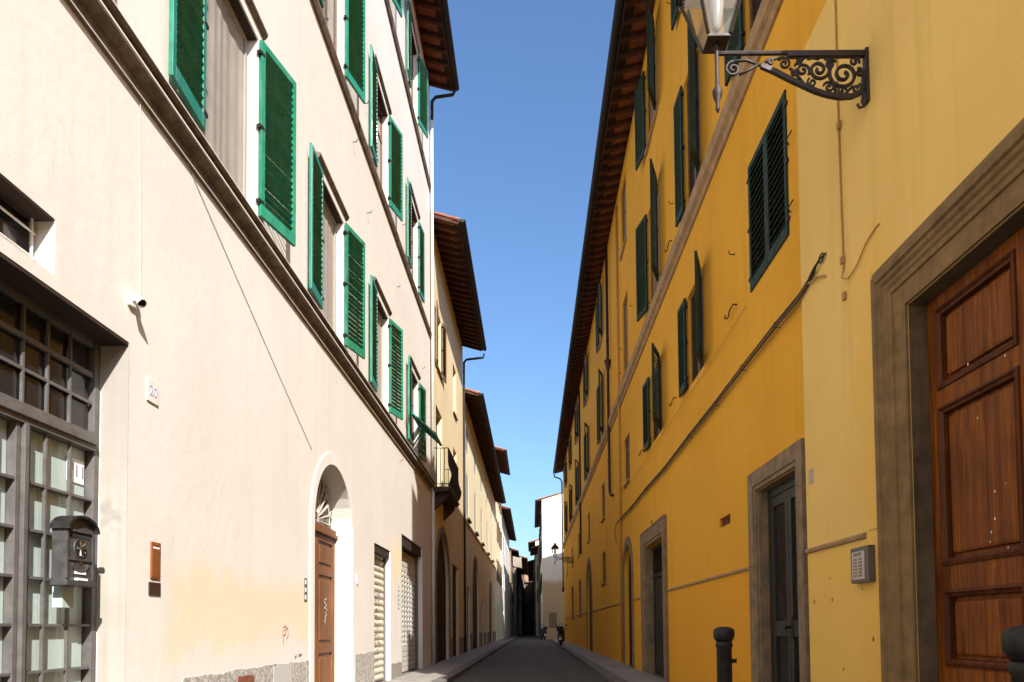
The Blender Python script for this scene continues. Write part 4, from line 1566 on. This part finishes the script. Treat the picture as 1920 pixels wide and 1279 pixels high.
# ---------------- houses further down on the right
R1 = Facade('apartment_building', 1, 1.02, 66.0, 84.0, 13.4, 'white house end wall catching the sun beyond the ochre house', mat='white_render', depth=9)
for k in range(4):
    for (za, zb) in ((4.8, 6.5), (8.0, 9.7), (10.8, 12.3)):
        R1.hole(68 + 4.2 * k, 69.1 + 4.2 * k, za, zb, 0.1)
R1.finish()
R1.roof(13.4, 0.45, 0.28, 0.45)
for k in range(4):
    for (za, zb) in ((4.8, 6.5), (8.0, 9.7), (10.8, 12.3)):
        R1.window(68.01 + 4.2 * k, 69.09 + 4.2 * k, za + .01, zb - .01, 0.08)
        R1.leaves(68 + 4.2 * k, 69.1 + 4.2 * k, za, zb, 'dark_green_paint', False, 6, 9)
for (x0, x1, z0, z1) in ((1.65, 2.35, 1.2, 2.6),):
    m = MB().box(x0, x1, 65.94, 66.0 - 0.002, z0, z1)
    m.build('notice_board', 'tan_render', R1.root)
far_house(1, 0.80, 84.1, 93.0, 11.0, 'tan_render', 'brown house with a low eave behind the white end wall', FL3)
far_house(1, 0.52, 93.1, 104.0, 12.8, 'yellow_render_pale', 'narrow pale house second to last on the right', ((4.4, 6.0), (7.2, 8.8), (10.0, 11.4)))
far_house(1, 0.28, 104.1, 149.0, 11.2, 'canyon_shade_render', 'dark house furthest down on the right', FL3)
# house that closes the bend
Z = empty('house', (-1.2, 150, 0), 'shaded house closing the far end of the street', 'house')
MB().box(-12, 11, 150, 160, -0.05, 11.2).build('wall', 'canyon_shade_render', Z)
MB().prism([(-12.5, 149.4, 11.0), (-12.5, 155, 12.9), (-12.5, 160.6, 11.0), (-12.5, 160.6, 11.15), (-12.5, 155, 13.05), (-12.5, 149.4, 11.15)], (24, 0, 0)).build('roof', 'roof_tile', Z)
for x in (-3.4, -1.5, 0.4, 2.2):
    for z in (2.0, 4.9, 7.8):
        w_ = MB().box(x - 0.42, x + 0.42, 149.94, 150 - .002, z, z + 1.6).build('window', 'frame_brown', Z)
        MB().box(x - 0.5, x + 0.5, 149.88, 149.95, z - 0.10, z - 0.01).build('sill', 'serena', w_)


# ================================================================== THINGS ON AND BESIDE THE WALLS
# ---------------- wall lanterns
def spiral(cx, cz, r, turns, a0, sgn=1, r1=0.15, n=26):
    return [(cx + r * (1 - (1 - r1) * k / n) * math.cos(a0 + sgn * turns * 2 * PI * k / n), cz + r * (1 - (1 - r1) * k / n) * math.sin(a0 + sgn * turns * 2 * PI * k / n)) for k in range(n + 1)]


def lantern(wall_x, y, z, label, detail=True):
    """bracket reaching 1.2 m from the wall; drawn in u (towards the street, 0 at the wall) and w (height from the beam)"""
    root = empty('street_lamp', (wall_x, y, z), label, 'street lamp', 'wall lanterns on scrolled iron brackets')
    X = lambda u, w, dy=0.0: (wall_x - u, y + dy, z + w)
    MB().tube([X(0.0, 0.0), X(1.16, 0.0)], 0.017, 8).build('beam', 'lamp_iron', root)
    m = MB().box(wall_x - 0.62, wall_x - 0.0, y - 0.018, y + 0.018, z - 0.035, z - 0.003)
    m.build('beam_plate', 'lamp_iron', root)
    m = MB().box(wall_x - 0.025, wall_x, y - 0.03, y + 0.03, z - 0.40, z + 0.02)
    m.build('wall_plate', 'lamp_iron', root, bevel=0.004)
    low = [(0.82, -0.10), (0.72, -0.145), (0.62, -0.20), (0.52, -0.25), (0.42, -0.30), (0.32, -0.335), (0.22, -0.355), (0.13, -0.35), (0.06, -0.32), (0.03, -0.25), (0.025, -0.15)]
    m = MB()
    for (a, b) in zip(low, low[1:]):
        m.bar(X(*a), X(*b), 0.034, 0.030, up=(0, 1, 0))
    m.build('lower_rib', 'lamp_iron', root)
    sp = [(spiral(1.035, -0.125, 0.062, 1.6, PI * 0.55, -1), 0.011), (spiral(0.64, -0.085, 0.05, 1.5, 0.6, 1), 0.010),
          (spiral(0.375, -0.135, 0.085, 1.7, PI * 0.8, 1), 0.013), (spiral(0.185, -0.175, 0.115, 1.8, PI * 0.2, -1), 0.014),
          (spiral(0.50, -0.14, 0.055, 1.4, PI * 1.2, -1), 0.011), (spiral(0.30, -0.275, 0.045, 1.4, 0.3, 1), 0.010),
          (spiral(0.09, -0.285, 0.04, 1.3, 2.0, 1), 0.010), (spiral(0.10, -0.075, 0.04, 1.3, 3.4, -1), 0.010), (spiral(0.43, -0.235, 0.038, 1.3, 1.0, -1), 0.009),
          (spiral(0.285, -0.095, 0.04, 1.4, 2.5, -1), 0.010), (spiral(0.19, -0.30, 0.04, 1.3, 0.5, -1), 0.010), (spiral(0.57, -0.155, 0.03, 1.2, 2.0, 1), 0.009), (spiral(0.75, -0.07, 0.03, 1.3, 0.2, 1), 0.009), (spiral(0.065, -0.16, 0.035, 1.3, 1.2, 1), 0.010), (spiral(0.52, -0.07, 0.032, 1.3, 2.8, -1), 0.009)]
    for pts, rad in sp:
        MB().tube([X(*p) for p in pts], rad, 6).build('scroll', 'lamp_iron', root, smooth=True)
    links = [[(1.035, -0.063), (0.93, -0.055), (0.82, -0.10)], [(0.99, -0.17), (0.91, -0.13), (0.84, -0.09)], [(0.82, -0.09), (0.74, -0.05), (0.64, -0.036)],
             [(0.60, -0.12), (0.55, -0.17), (0.50, -0.24)], [(0.46, -0.05), (0.42, -0.04), (0.37, -0.05)], [(0.30, -0.19), (0.26, -0.24), (0.25, -0.33)], [(0.56, -0.10), (0.52, -0.06), (0.47, -0.03)],
             [(0.12, -0.27), (0.16, -0.31), (0.17, -0.34)], [(0.33, -0.05), (0.28, -0.06), (0.24, -0.07)]]
    for pts in links:
        MB().tube([X(*p) for p in pts], 0.011, 6).build('scroll', 'lamp_iron', root, smooth=True)
    MB().tube([X(0.04, -0.33), X(0.05, -0.39), X(0.035, -0.43), X(0.07, -0.44), X(0.085, -0.41)], 0.011, 6).build('finial', 'lamp_iron', root)
    ux = 1.16
    c = X(ux, 0)
    MB().lathe([(0.004, -0.47), (0.018, -0.44), (0.012, -0.40), (0.034, -0.34), (0.040, -0.30), (0.016, -0.255), (0.014, -0.10), (0.017, 0.0), (0.014, 0.03), (0.030, 0.05), (0.018, 0.07)], c, 12).build('drop_finial', 'lamp_iron', root, smooth=True)
    # four sided glass lantern widening upwards
    b0, b1, z0, z1 = 0.085, 0.225, 0.09, 0.60
    cor = lambda k, b: ((-b, -b), (b, -b), (b, b), (-b, b))[k % 4]
    m = MB()
    m.box(c[0] - b0, c[0] + b0, y - b0, y + b0, z + z0 - 0.02, z + z0)
    m.build('lantern_base', 'lamp_iron', root)
    for k in range(4):
        p, q = cor(k, b0), cor(k, b1)
        MB().bar((c[0] + p[0], y + p[1], z + z0), (c[0] + q[0], y + q[1], z + z1), 0.022, 0.022).build('lantern_post', 'lamp_iron', root)
        p2, q2 = cor(k + 1, b0 - 0.004), cor(k + 1, b1 - 0.004)
        p1, q1 = cor(k, b0 - 0.004), cor(k, b1 - 0.004)
        pane = MB().add([(c[0] + p1[0], y + p1[1], z + z0), (c[0] + p2[0], y + p2[1], z + z0), (c[0] + q2[0], y + q2[1], z + z1), (c[0] + q1[0], y + q1[1], z + z1)], ((0, 1, 2, 3),))
        po = pane.build('pane', M['clear_glass'], root, solid=False)
        MB().bar((c[0] + cor(k, b1)[0], y + cor(k, b1)[1], z + z1), (c[0] + cor(k + 1, b1)[0], y + cor(k + 1, b1)[1], z + z1), 0.03, 0.03).build('lantern_rim', 'lamp_iron', root)
    m = MB()
    for k in range(4):
        a, b = cor(k, b1 + 0.03), cor(k + 1, b1 + 0.03)
        m.add([(c[0] + a[0], y + a[1], z + z1 + 0.015), (c[0] + b[0], y + b[1], z + z1 + 0.015), (c[0] + b[0] * 0.3, y + b[1] * 0.3, z + z1 + 0.24), (c[0] + a[0] * 0.3, y + a[1] * 0.3, z + z1 + 0.24)], ((0, 1, 2, 3),))
    m.build('lantern_roof', 'lamp_iron', root, solid=False)
    MB().lathe([(0.065, 0.0), (0.075, 0.04), (0.05, 0.09), (0.015, 0.12), (0.02, 0.16), (0.004, 0.20)], (c[0], y, z + z1 + 0.235), 12).build('lantern_cap', 'lamp_iron', root, smooth=True)
    m = MB().box(c[0] - b1 + 0.03, c[0] + b1 - 0.03, y - b1 + 0.03, y + b1 - 0.03, z + z1 - 0.06, z + z1 - 0.035)
    m.build('reflector', 'paper', root)
    MB().lathe([(0.03, 0.0), (0.055, -0.05), (0.062, -0.15), (0.05, -0.24), (0.035, -0.33), (0.015, -0.37)], (c[0], y, z + z1 - 0.065), 16).build('bulb', 'lamp_glass', root, smooth=True)
    return root


mg, ntg, bg = newmat('clear_glass')
bg.inputs['Base Color'].default_value = (0.42, 0.40, 0.35, 1)
bg.inputs['Roughness'].default_value = 0.25
bg.inputs['Alpha'].default_value = 0.18
M['clear_glass'] = mg
lantern(XR - 0.03, 5.18, 5.58, 'wall lantern with openwork bracket on the light yellow house')
lantern(XR, 43.9, 5.60, 'small distant wall lantern on the far part of the ochre house')

# ---------------- bollards
def bollard(x, y, label):
    o = empty('bollard', (x, y, 0.10), label, 'bollard', 'cast iron bollards on the right pavement')
    MB().lathe([(0.085, 0), (0.085, 0.03), (0.066, 0.06), (0.060, 0.10), (0.058, 0.90), (0.066, 0.915), (0.066, 0.935), (0.058, 0.95)], (x, y, 0.10), 24).build('post', 'iron', o, smooth=True)
    MB().lathe([(0.060, 0.951), (0.072, 0.97), (0.080, 0.985), (0.082, 1.02), (0.078, 1.042), (0.060, 1.056), (0.030, 1.064), (0.004, 1.066)], (x, y, 0.10), 24).build('cap', 'iron', o, smooth=True)
    MB().tube([(x + 0.055, y - 0.02, 0.90), (x + 0.085, y - 0.025, 0.90), (x + 0.088, y - 0.026, 0.90)], [0.016, 0.016, 0.024], 10).build('chain_lug', 'iron', o, smooth=True)
    MB().tube([(x - 0.01, y - 0.055, 0.86), (x - 0.012, y - 0.068, 0.86)], 0.014, 10).build('rivet', 'iron', o)


bollard(1.49, 5.40, 'iron bollard standing in front of the ochre wall')
bollard(1.595, 2.22, 'iron bollard cut by the picture edge before the big wooden portal')

# ---------------- letter box on the gate
LB = empty('letter_box', (-3.11, 4.66, 1.50), 'dark grey cast iron letter box with arched top hung on the gate', 'letter box')
by0, by1, bz0, bz1, bx0, bx1 = 4.51, 4.80, 1.50, 1.90, -3.135, -3.045
yc_ = (by0 + by1) / 2
prof = [(by0, bz0), (by1, bz0), (by1, bz1 - 0.05)] + [(yc_ + (by1 - yc_) * math.cos(PI * k / 12), bz1 - 0.05 + 0.085 * math.sin(PI * k / 12)) for k in range(1, 12)] + [(by0, bz1 - 0.05)]
MB().prism([(bx0, y, z) for y, z in prof], (bx1 - bx0, 0, 0)).build('body', 'box_iron', LB, bevel=0.004)
hood = []
for k in range(13):
    a = PI * k / 12
    hood.append((yc_ + 0.163 * math.cos(a), bz1 - 0.055 + 0.105 * math.sin(a)))
hin = [(yc_ + 0.147 * math.cos(PI * k / 12), bz1 - 0.055 + 0.088 * math.sin(PI * k / 12)) for k in range(12, -1, -1)]
MB().prism([(bx0 - 0.005, y, z) for y, z in hood + hin], (bx1 - bx0 + 0.04, 0, 0)).build('hood', 'iron', LB)
for zz_ in (1.56, 1.82):
    MB().tube([(bx0 + 0.005, yc_ + 0.09, zz_), (-3.20, yc_ + 0.09, zz_)], 0.012, 8).build('mounting_bolt', 'iron', LB)
MB().box(bx1 - 0.002, bx1 + 0.004, by0 + 0.045, by1 - 0.045, 1.80, 1.835).build('slot', 'rubber', LB)
MB().box(bx1, bx1 + 0.014, by0 + 0.035, by1 - 0.035, 1.836, 1.852).build('slot_flap', 'box_iron', LB)
for (a, b) in ((by0, by0 + 0.022), (by1 - 0.022, by1)):
    MB().box(bx1, bx1 + 0.012, a, b, bz0 + 0.02, bz1 - 0.06).build('pilaster', 'box_iron', LB, bevel=0.003)
MB().box(bx1, bx1 + 0.010, by0 + 0.03, by1 - 0.03, 1.645, 1.658).build('moulding', 'box_iron', LB)
MB().box(bx0, bx1 + 0.022, by0 - 0.012, by1 + 0.012, bz0 - 0.025, bz0 + 0.012).build('base', 'box_iron', LB, bevel=0.004)
for k in range(8):
    a = 2 * PI * k / 8
    MB().tube([(bx1 + 0.003, yc_, 1.73), (bx1 + 0.007, yc_ + 0.05 * math.cos(a), 1.73 + 0.05 * math.sin(a))], [0.006, 0.010], 6).build('relief', 'chrome', LB)
MB().tube([(bx1 + 0.003, yc_ + 0.062 * math.cos(2 * PI * k / 16), 1.73 + 0.062 * math.sin(2 * PI * k / 16)) for k in range(17)], 0.005, 5).build('relief', 'box_iron', LB)
MB().tube([(bx1 + 0.003, yc_ + 0.085 * math.cos(t), 1.625 + 0.05 * math.sin(t)) for t in [PI + PI * k / 10 for k in range(11)]], 0.009, 6).build('swag', 'box_iron', LB)
MB().lathe([(0.010, 0), (0.010, 0.006), (0.004, 0.008)], (0, 0, 0), 10).build('lock', 'chrome', LB)
lk = bpy.data.objects[LB.children[-1].name] if LB.children else None
for ch in LB.children:
    if ch.name.startswith('lock'):
        ch.rotation_euler.y = PI / 2
        ch.location = Vector((bx1 + 0.004, yc_, 1.633)) - WL[LB.name]
for (a, b, c, d) in ((yc_ - 0.05, yc_ + 0.06, 1.555, 1.575), (yc_ - 0.05, yc_ + 0.05, 1.512, 1.528)):
    MB().box(bx1 + 0.001, bx1 + (0.006 if c > 1.53 else 0.026), a, b, c, d).build('name_label', 'paper', LB)
m = MB().box(-3.19, -3.12, 4.60, 4.72, 1.33, 1.473)
tag(m.build('parcel_box', 'frosted', None, bevel=0.004), 'small pale green box under the letter box on the gate', 'box')

# ---------------- paper number on the gate
SG = empty('number_notice', (-3.24, 4.92, 2.29), 'white paper notice reading 11 on the top gate pane', 'notice')
MB().box(-3.262, -3.259, 4.83, 5.015, 2.235, 2.405).build('paper', 'paper', SG)
t = text_mesh('digits', '11', 0.13, 'print_dark')
o = place('digits', t, (-3.2575, 4.965, 2.318), SG)
o.rotation_euler = (PI / 2, 0, PI / 2)
MB().box(-3.2588, -3.2578, 4.86, 4.90, 2.32, 2.37).build('stamp', 'pink_ink', SG)

# ---------------- brown plates on the cream wall
DP = empty('doorbell_plate', (XL, 5.50, 1.58), 'tall brown doorbell plate on the cream wall', 'doorbell')
MB().box(XL + 0.001, XL + 0.014, 5.43, 5.565, 1.585, 1.875).build('plate', 'brass_brown', DP, bevel=0.004)
MB().box(XL + 0.013, XL + 0.017, 5.455, 5.54, 1.822, 1.836).build('name_label', 'paper', DP)
MB().box(XL + 0.013, XL + 0.016, 5.44, 5.555, 1.60, 1.81).build('grille', 'brass_brown', DP, bevel=0.002)
MB().lathe([(0.009, 0), (0.009, 0.004), (0.004, 0.006)], (XL + 0.016, 5.4975, 1.855), 10).build('button', 'brass_brown', DP)
DQ = empty('meter_cover', (XL, 5.49, 1.45), 'square dark brown cover just below the doorbell plate', 'cover')
MB().box(XL + 0.001, XL + 0.012, 5.41, 5.575, 1.455, 1.555).build('plate', 'dark_brown', DQ, bevel=0.003)
for (y, z) in ((5.425, 1.47), (5.56, 1.54)):
    MB().box(XL + 0.011, XL + 0.014, y - 0.005, y + 0.005, z - 0.005, z + 0.005).build('screw', 'iron', DQ)

# ---------------- house number tile
NT = empty('house_number', (XL, 5.43, 2.97), 'pale ceramic house number tile 20 beside the gate', 'number tile')
MB().box(XL + 0.001, XL + 0.012, 5.35, 5.51, 2.975, 3.155).build('tile', 'trim_cream', NT, bevel=0.003)
o = place('digits', text_mesh('digits', '20', 0.115, 'print_blue'), (XL + 0.0135, 5.43, 3.062), NT)
o.rotation_euler = (PI / 2, 0, PI / 2)

NB = empty('house_number', (XL, 11.85, 2.0), 'tiny white oval number plaque right of the arched door', 'number tile')
m = MB().lathe([(0.07, 0), (0.07, 0.008), (0.06, 0.012)], (0, 0, 0), 16)
m.v = [(XL + 0.001 + v[2], 11.86 + v[0], 2.02 + v[1] * 1.4) for v in m.v]
m.build('tile', 'paper', NB)
m = MB().tube([(XL + 0.014, 11.86 + 0.062 * math.cos(2 * PI * k / 16), 2.02 + 0.088 * math.sin(2 * PI * k / 16)) for k in range(17)], 0.003, 4)
m.build('rim', 'print_dark', NB)

# bell pushes either side of the doors
def bells(y, z, n, label):
    o = empty('doorbell_plate', (XL, y, z), label, 'doorbell')
    MB().box(XL + 0.001, XL + 0.012, y - 0.05, y + 0.05, z, z + 0.10 * n).build('plate', 'gate_iron', o, bevel=0.003)
    for k in range(n):
        MB().box(XL + 0.0115, XL + 0.016, y - 0.04, y + 0.005, z + 0.02 + 0.10 * k, z + 0.075 + 0.10 * k).build('name_label', 'paper', o)
        MB().lathe([(0.010, 0), (0.010, 0.005)], (XL + 0.014, y + 0.028, z + 0.045 + 0.10 * k), 8).build('button', 'chrome', o)


bells(9.16, 1.55, 3, 'grey plate of doorbells left of the arched door')
bells(15.55, 1.62, 5, 'narrow row of doorbells between the two roller doors')

# ---------------- floodlight with its cable
FL = empty('wall_floodlight', (XL, 5.10, 3.62), 'small white wall floodlight above the gate corner', 'floodlight')
MB().box(XL + 0.001, XL + 0.035, 5.07, 5.15, 3.60, 3.70).build('junction_box', 'white_plastic', FL, bevel=0.006)
MB().tube([(XL + 0.03, 5.11, 3.66), (XL + 0.09, 5.11, 3.67)], 0.014, 8).build('arm', 'white_plastic', FL)
MB().tube([(XL + 0.07, 5.11, 3.70), (XL + 0.10, 5.10, 3.675), (XL + 0.14, 5.09, 3.62), (XL + 0.145, 5.088, 3.615)], [0.030, 0.036, 0.048, 0.050], 14).build('lamp_head', 'white_plastic', FL, smooth=True)
MB().tube([(XL + 0.1455, 5.0878, 3.6145), (XL + 0.148, 5.087, 3.611)], 0.043, 14).build('lens', 'glass_dark', FL)
MB().tube([(XL + 0.04, 5.15, 3.66), (XL + 0.06, 5.17, 3.70), (XL + 0.05, 5.18, 3.73), (XL + 0.03, 5.16, 3.72)], 0.020, 8).build('sensor', 'white_plastic', FL, smooth=True)
FL.scale = (0.72, 0.72, 0.72)
w1 = MB().tube([(XL + 0.008, 5.24, 3.68), (XL + 0.008, 5.235, 4.1), (XL + 0.008, 5.215, 4.7), (XL + 0.008, 5.20, 5.29)], 0.0035, 5)
tag(w1.build('wall_cable', 'cable_cream'), 'thin cream cable running down to the floodlight', 'cable')
w2 = MB().tube([(XL + 0.006, 5.9, 5.29), (XL + 0.006, 6.6, 4.95), (XL + 0.006, 7.6, 4.47), (XL + 0.006, 8.6, 4.0), (XL + 0.006, 9.4, 3.63)], 0.004, 5)  # thin tube following a slanting line across the wall
tag(w2.build('wall_cable', 'cable_cream'), 'thin slanting line crossing the blank cream wall to the arched door', 'cable')

# ---------------- entry phone by the portal
IP = empty('entry_phone', (XR - 0.03, 5.42, 1.5), 'metal entry phone panel on the light yellow wall beside the portal', 'entry phone')
xi = XR - 0.03
MB().box(xi - 0.055, xi - 0.001, 5.27, 5.56, 1.50, 1.78).build('hood', 'gate_iron', IP, bevel=0.004)
MB().box(xi - 0.059, xi - 0.053, 5.33, 5.53, 1.525, 1.745).build('panel', 'roller_grey', IP, bevel=0.002)
for k in range(2):
    for j in range(6):
        MB().box(xi - 0.062, xi - 0.0585, 5.36 + 0.085 * k, 5.42 + 0.085 * k, 1.545 + 0.026 * j, 1.563 + 0.026 * j).build('button', 'blind', IP)
MB().box(xi - 0.061, xi - 0.0585, 5.37, 5.50, 1.71, 1.735).build('speaker_grille', 'print_dark', IP)
NC = empty('house_number', (XR - 0.03, 6.43, 2.5), 'faded blank grey number tile on the light yellow wall beside the dark door', 'number tile')
MB().box(XR - 0.0345, XR - 0.0305, 6.38, 6.48, 2.49, 2.63).build('tile', 'cable_cream', NC)

# ---------------- cables on the right walls
cb = MB()
path = [(6.36, 4.36), (6.55, 4.33), (7.2, 4.34), (8.37, 4.325), (9.6, 4.29), (11.2, 4.28), (13.4, 4.245), (15.6, 4.285), (17.8, 4.27), (20.3, 4.32), (20.9, 4.34)]
rc = random.Random(2)
for k, (off, r_) in enumerate(((0.0, 0.016), (0.028, 0.010), (-0.022, 0.011))):
    cb.tube([(XR - 0.045 - 0.006 * k, y, z + off + rc.uniform(-.008, .008)) for y, z in path], r_, 6)
cbo = cb.build('cable_bundle', 'cable_dark')
tag(cbo, 'dark bundle of telephone cables strung along the ochre wall', 'cable')
for (y, z) in path[2:-1]:
    MB().tube([(XR - 0.005, y, z + 0.03), (XR - 0.07, y, z + 0.03), (XR - 0.075, y, z - 0.03), (XR - 0.005, y, z - 0.03)], 0.005, 5).build('clamp', 'iron', cbo)
MB().tube([(XR - 0.05, 6.36, 4.36), (XR - 0.06, 6.22, 4.385), (XR - 0.07, 6.14, 4.40), (XR - 0.06, 6.05, 4.43), (XR - 0.04, 5.98, 4.44)], [0.016, 0.022, 0.014, 0.010, 0.008], 6).build('tensioner', 'iron', cbo)
MB().tube([(XR - 0.05, 6.05 + 0.05 * math.cos(2 * PI * k / 12), 4.435 + 0.035 * math.sin(2 * PI * k / 12)) for k in range(13)], 0.007, 5).build('wall_ring', 'iron', cbo)
MB().tube([(XR - 0.05, 6.36, 4.36), (XR - 0.06, 6.22, 4.31), (XR - 0.055, 6.12, 4.30), (XR - 0.04, 6.03, 4.26), (XR - 0.035, 6.0, 4.24)], 0.010, 6).build('cable_tail', 'cable_ochre', cbo)
MB().tube([(XR - 0.04, 20.9, 4.34), (XR - 0.05, 21.3, 4.30), (XR - 0.05, 21.5, 4.12), (XR - 0.05, 21.45, 3.9), (XR - 0.04, 21.2, 3.75)], 0.012, 6).build('cable_loop', 'cable_dark', cbo)
w3 = MB().tube([(XR - 0.03, 8.25, 5.04), (XR - 0.03, 10.5, 4.98), (XR - 0.03, 13.0, 5.0), (XR - 0.03, 16, 4.96), (XR - 0.03, 20.0, 5.0)], 0.004, 5)
tag(w3.build('wall_cable', 'cable_ochre'), 'thin telephone wire above the dark cable bundle on the ochre wall', 'cable')
xc = XR - 0.03
w4 = MB().tube([(xc - 0.01, 5.67, 6.5), (xc - 0.01, 5.67, 5.4), (xc - 0.01, 5.66, 4.7), (xc - 0.01, 5.645, 4.12)], 0.008, 6)
w4.tube([(xc - 0.012, 5.645, 4.12), (xc - 0.03, 5.64, 4.04), (xc - 0.02, 5.55, 3.99), (xc - 0.015, 5.40, 4.03), (xc - 0.015, 5.25, 4.12), (xc - 0.01, 5.10, 4.16), (xc, 5.06, 4.16)], 0.006, 6)
w4o = w4.build('wall_cable', 'cable_ochre')
tag(w4o, 'painted vertical cable on the light yellow wall curling towards the portal', 'cable')
for z in (5.35, 4.20):
    MB().box(xc - 0.03, xc - 0.002, 5.63, 5.67, z - 0.03, z + 0.03).build('clip', 'cable_ochre', w4o)
MB().box(xc - 0.025, xc - 0.002, 5.62, 5.66, 3.86, 3.92).build('clip', 'cable_ochre', w4o)

hook_names = ['iron S hook on the ochre wall nearest the closed shutters', 'iron S hook on the ochre wall between the two open shutter pairs', 'iron S hook on the ochre wall past the second open shutter pair', 'iron S hook just above the stone band of the ochre house']
for (y, z), nm in zip(((8.87, 5.24), (12.58, 5.28), (16.27, 5.28), (12.73, 8.27)), hook_names):
    m = MB().tube([(XR, y - 0.17, z + 0.03), (XR - 0.05, y - 0.16, z + 0.035), (XR - 0.05, y - 0.02, z + 0.03), (XR - 0.05, y + 0.03, z), (XR - 0.05, y + 0.02, z - 0.03), (XR - 0.06, y + 0.08, z - 0.04), (XR - 0.07, y + 0.13, z - 0.02), (XR - 0.07, y + 0.13, z + 0.03)], 0.010, 6)
    tag(m.build('wall_hook', 'iron_rust'), nm, 'hook', 'iron hooks on the ochre wall')


# ---------------- scooters
def scooter(x, y, rz, paint, label):
    o = empty('scooter', (x, y, 0.03), label, 'scooter', 'scooters parked by the right kerb')
    o.rotation_euler.z = rz

    def part(mb, name, mat, smooth=False, bevel=0.0):
        me = mb.mesh(name, mat, smooth, bevel)
        return local(name, me, o, (0, 0, 0))
    # local axes: +y forward
    for yy in (-0.62, 0.62):
        t = MB()
        ring = [(0, yy + 0.20 * math.cos(2 * PI * k / 20), 0.25 + 0.20 * math.sin(2 * PI * k / 20)) for k in range(21)]
        t.tube(ring, 0.055, 8, caps=False)
        w = part(t, 'wheel', 'rubber', True)
        r_ = MB().tube([(-0.03, yy, 0.25), (0.03, yy, 0.25)], 0.15, 14)
        local('rim', r_.mesh('rim', 'chrome'), w, (0, 0, 0))
    b = MB()
    b.prism([(-0.17, -0.85, 0.55), (-0.17, -0.80, 0.78), (-0.17, -0.20, 0.76), (-0.17, -0.02, 0.60), (-0.17, 0.02, 0.34), (-0.17, -0.45, 0.34)], (0.34, 0, 0))
    part(b, 'rear_body', paint, False, 0.04)
    b = MB().box(-0.15, 0.15, -0.05, 0.42, 0.27, 0.34)
    part(b, 'footboard', 'rubber', False, 0.015)
    b = MB()
    b.prism([(-0.20, 0.36, 0.32), (-0.20, 0.46, 0.32), (-0.20, 0.58, 0.70), (-0.20, 0.50, 1.02), (-0.20, 0.42, 1.02), (-0.20, 0.46, 0.70)], (0.40, 0, 0))
    part(b, 'leg_shield', paint, False, 0.03)
    b = MB().prism([(-0.07, 0.42, 0.47), (-0.07, 0.62, 0.52), (-0.07, 0.86, 0.40), (-0.07, 0.80, 0.38), (-0.07, 0.62, 0.46), (-0.07, 0.46, 0.40)], (0.14, 0, 0))
    part(b, 'front_mudguard', paint, False, 0.012)
    b = MB().tube([(0, 0.62, 0.25), (0, 0.50, 0.70), (0, 0.42, 1.05)], 0.03, 8)
    part(b, 'fork', 'chrome')
    b = MB().tube([(-0.34, 0.34, 1.08), (-0.14, 0.42, 1.06), (0.14, 0.42, 1.06), (0.34, 0.34, 1.08)], 0.017, 8)
    part(b, 'handlebar', 'rubber')
    for sx in (-1, 1):
        b = MB().tube([(sx * 0.20, 0.40, 1.07), (sx * 0.30, 0.42, 1.24)], 0.007, 5)
        b.tube([(sx * 0.31, 0.435, 1.27), (sx * 0.31, 0.415, 1.27)], 0.055, 10)
        part(b, 'mirror', 'iron')
    b = MB().prism([(-0.13, -0.78, 0.79), (-0.13, -0.10, 0.77), (-0.13, -0.08, 0.83), (-0.13, -0.35, 0.88), (-0.13, -0.78, 0.90)], (0.26, 0, 0))
    part(b, 'seat', 'rubber', False, 0.025)
    b = MB().box(-0.20, 0.20, -1.10, -0.76, 0.93, 1.22)
    part(b, 'top_box', paint, False, 0.05)
    b = MB().box(-0.09, 0.09, -0.875, -0.845, 0.60, 0.68)
    part(b, 'tail_light', 'tail_red', False, 0.01)
    b = MB().box(-0.09, 0.09, -0.89, -0.88, 0.40, 0.56)
    part(b, 'number_plate', 'paper')
    b = MB().prism([(-0.17, 0.50, 1.05), (-0.17, 0.42, 1.42), (0.17, 0.42, 1.42), (0.17, 0.50, 1.05)], (0, 0.006, 0))
    part(b, 'windscreen', M['clear_glass'])
    b = MB().tube([(-0.10, -0.30, 0.34), (-0.22, -0.12, 0.05)], 0.014, 6)
    part(b, 'stand', 'iron')


scooter(1.75, 42.3, R(-6), 'scooter_paint', 'black scooter parked on the right by the end of the ochre house')
scooter(1.02, 64.6, R(10), 'scooter_blue', 'smaller far scooter parked at the foot of the white end wall')
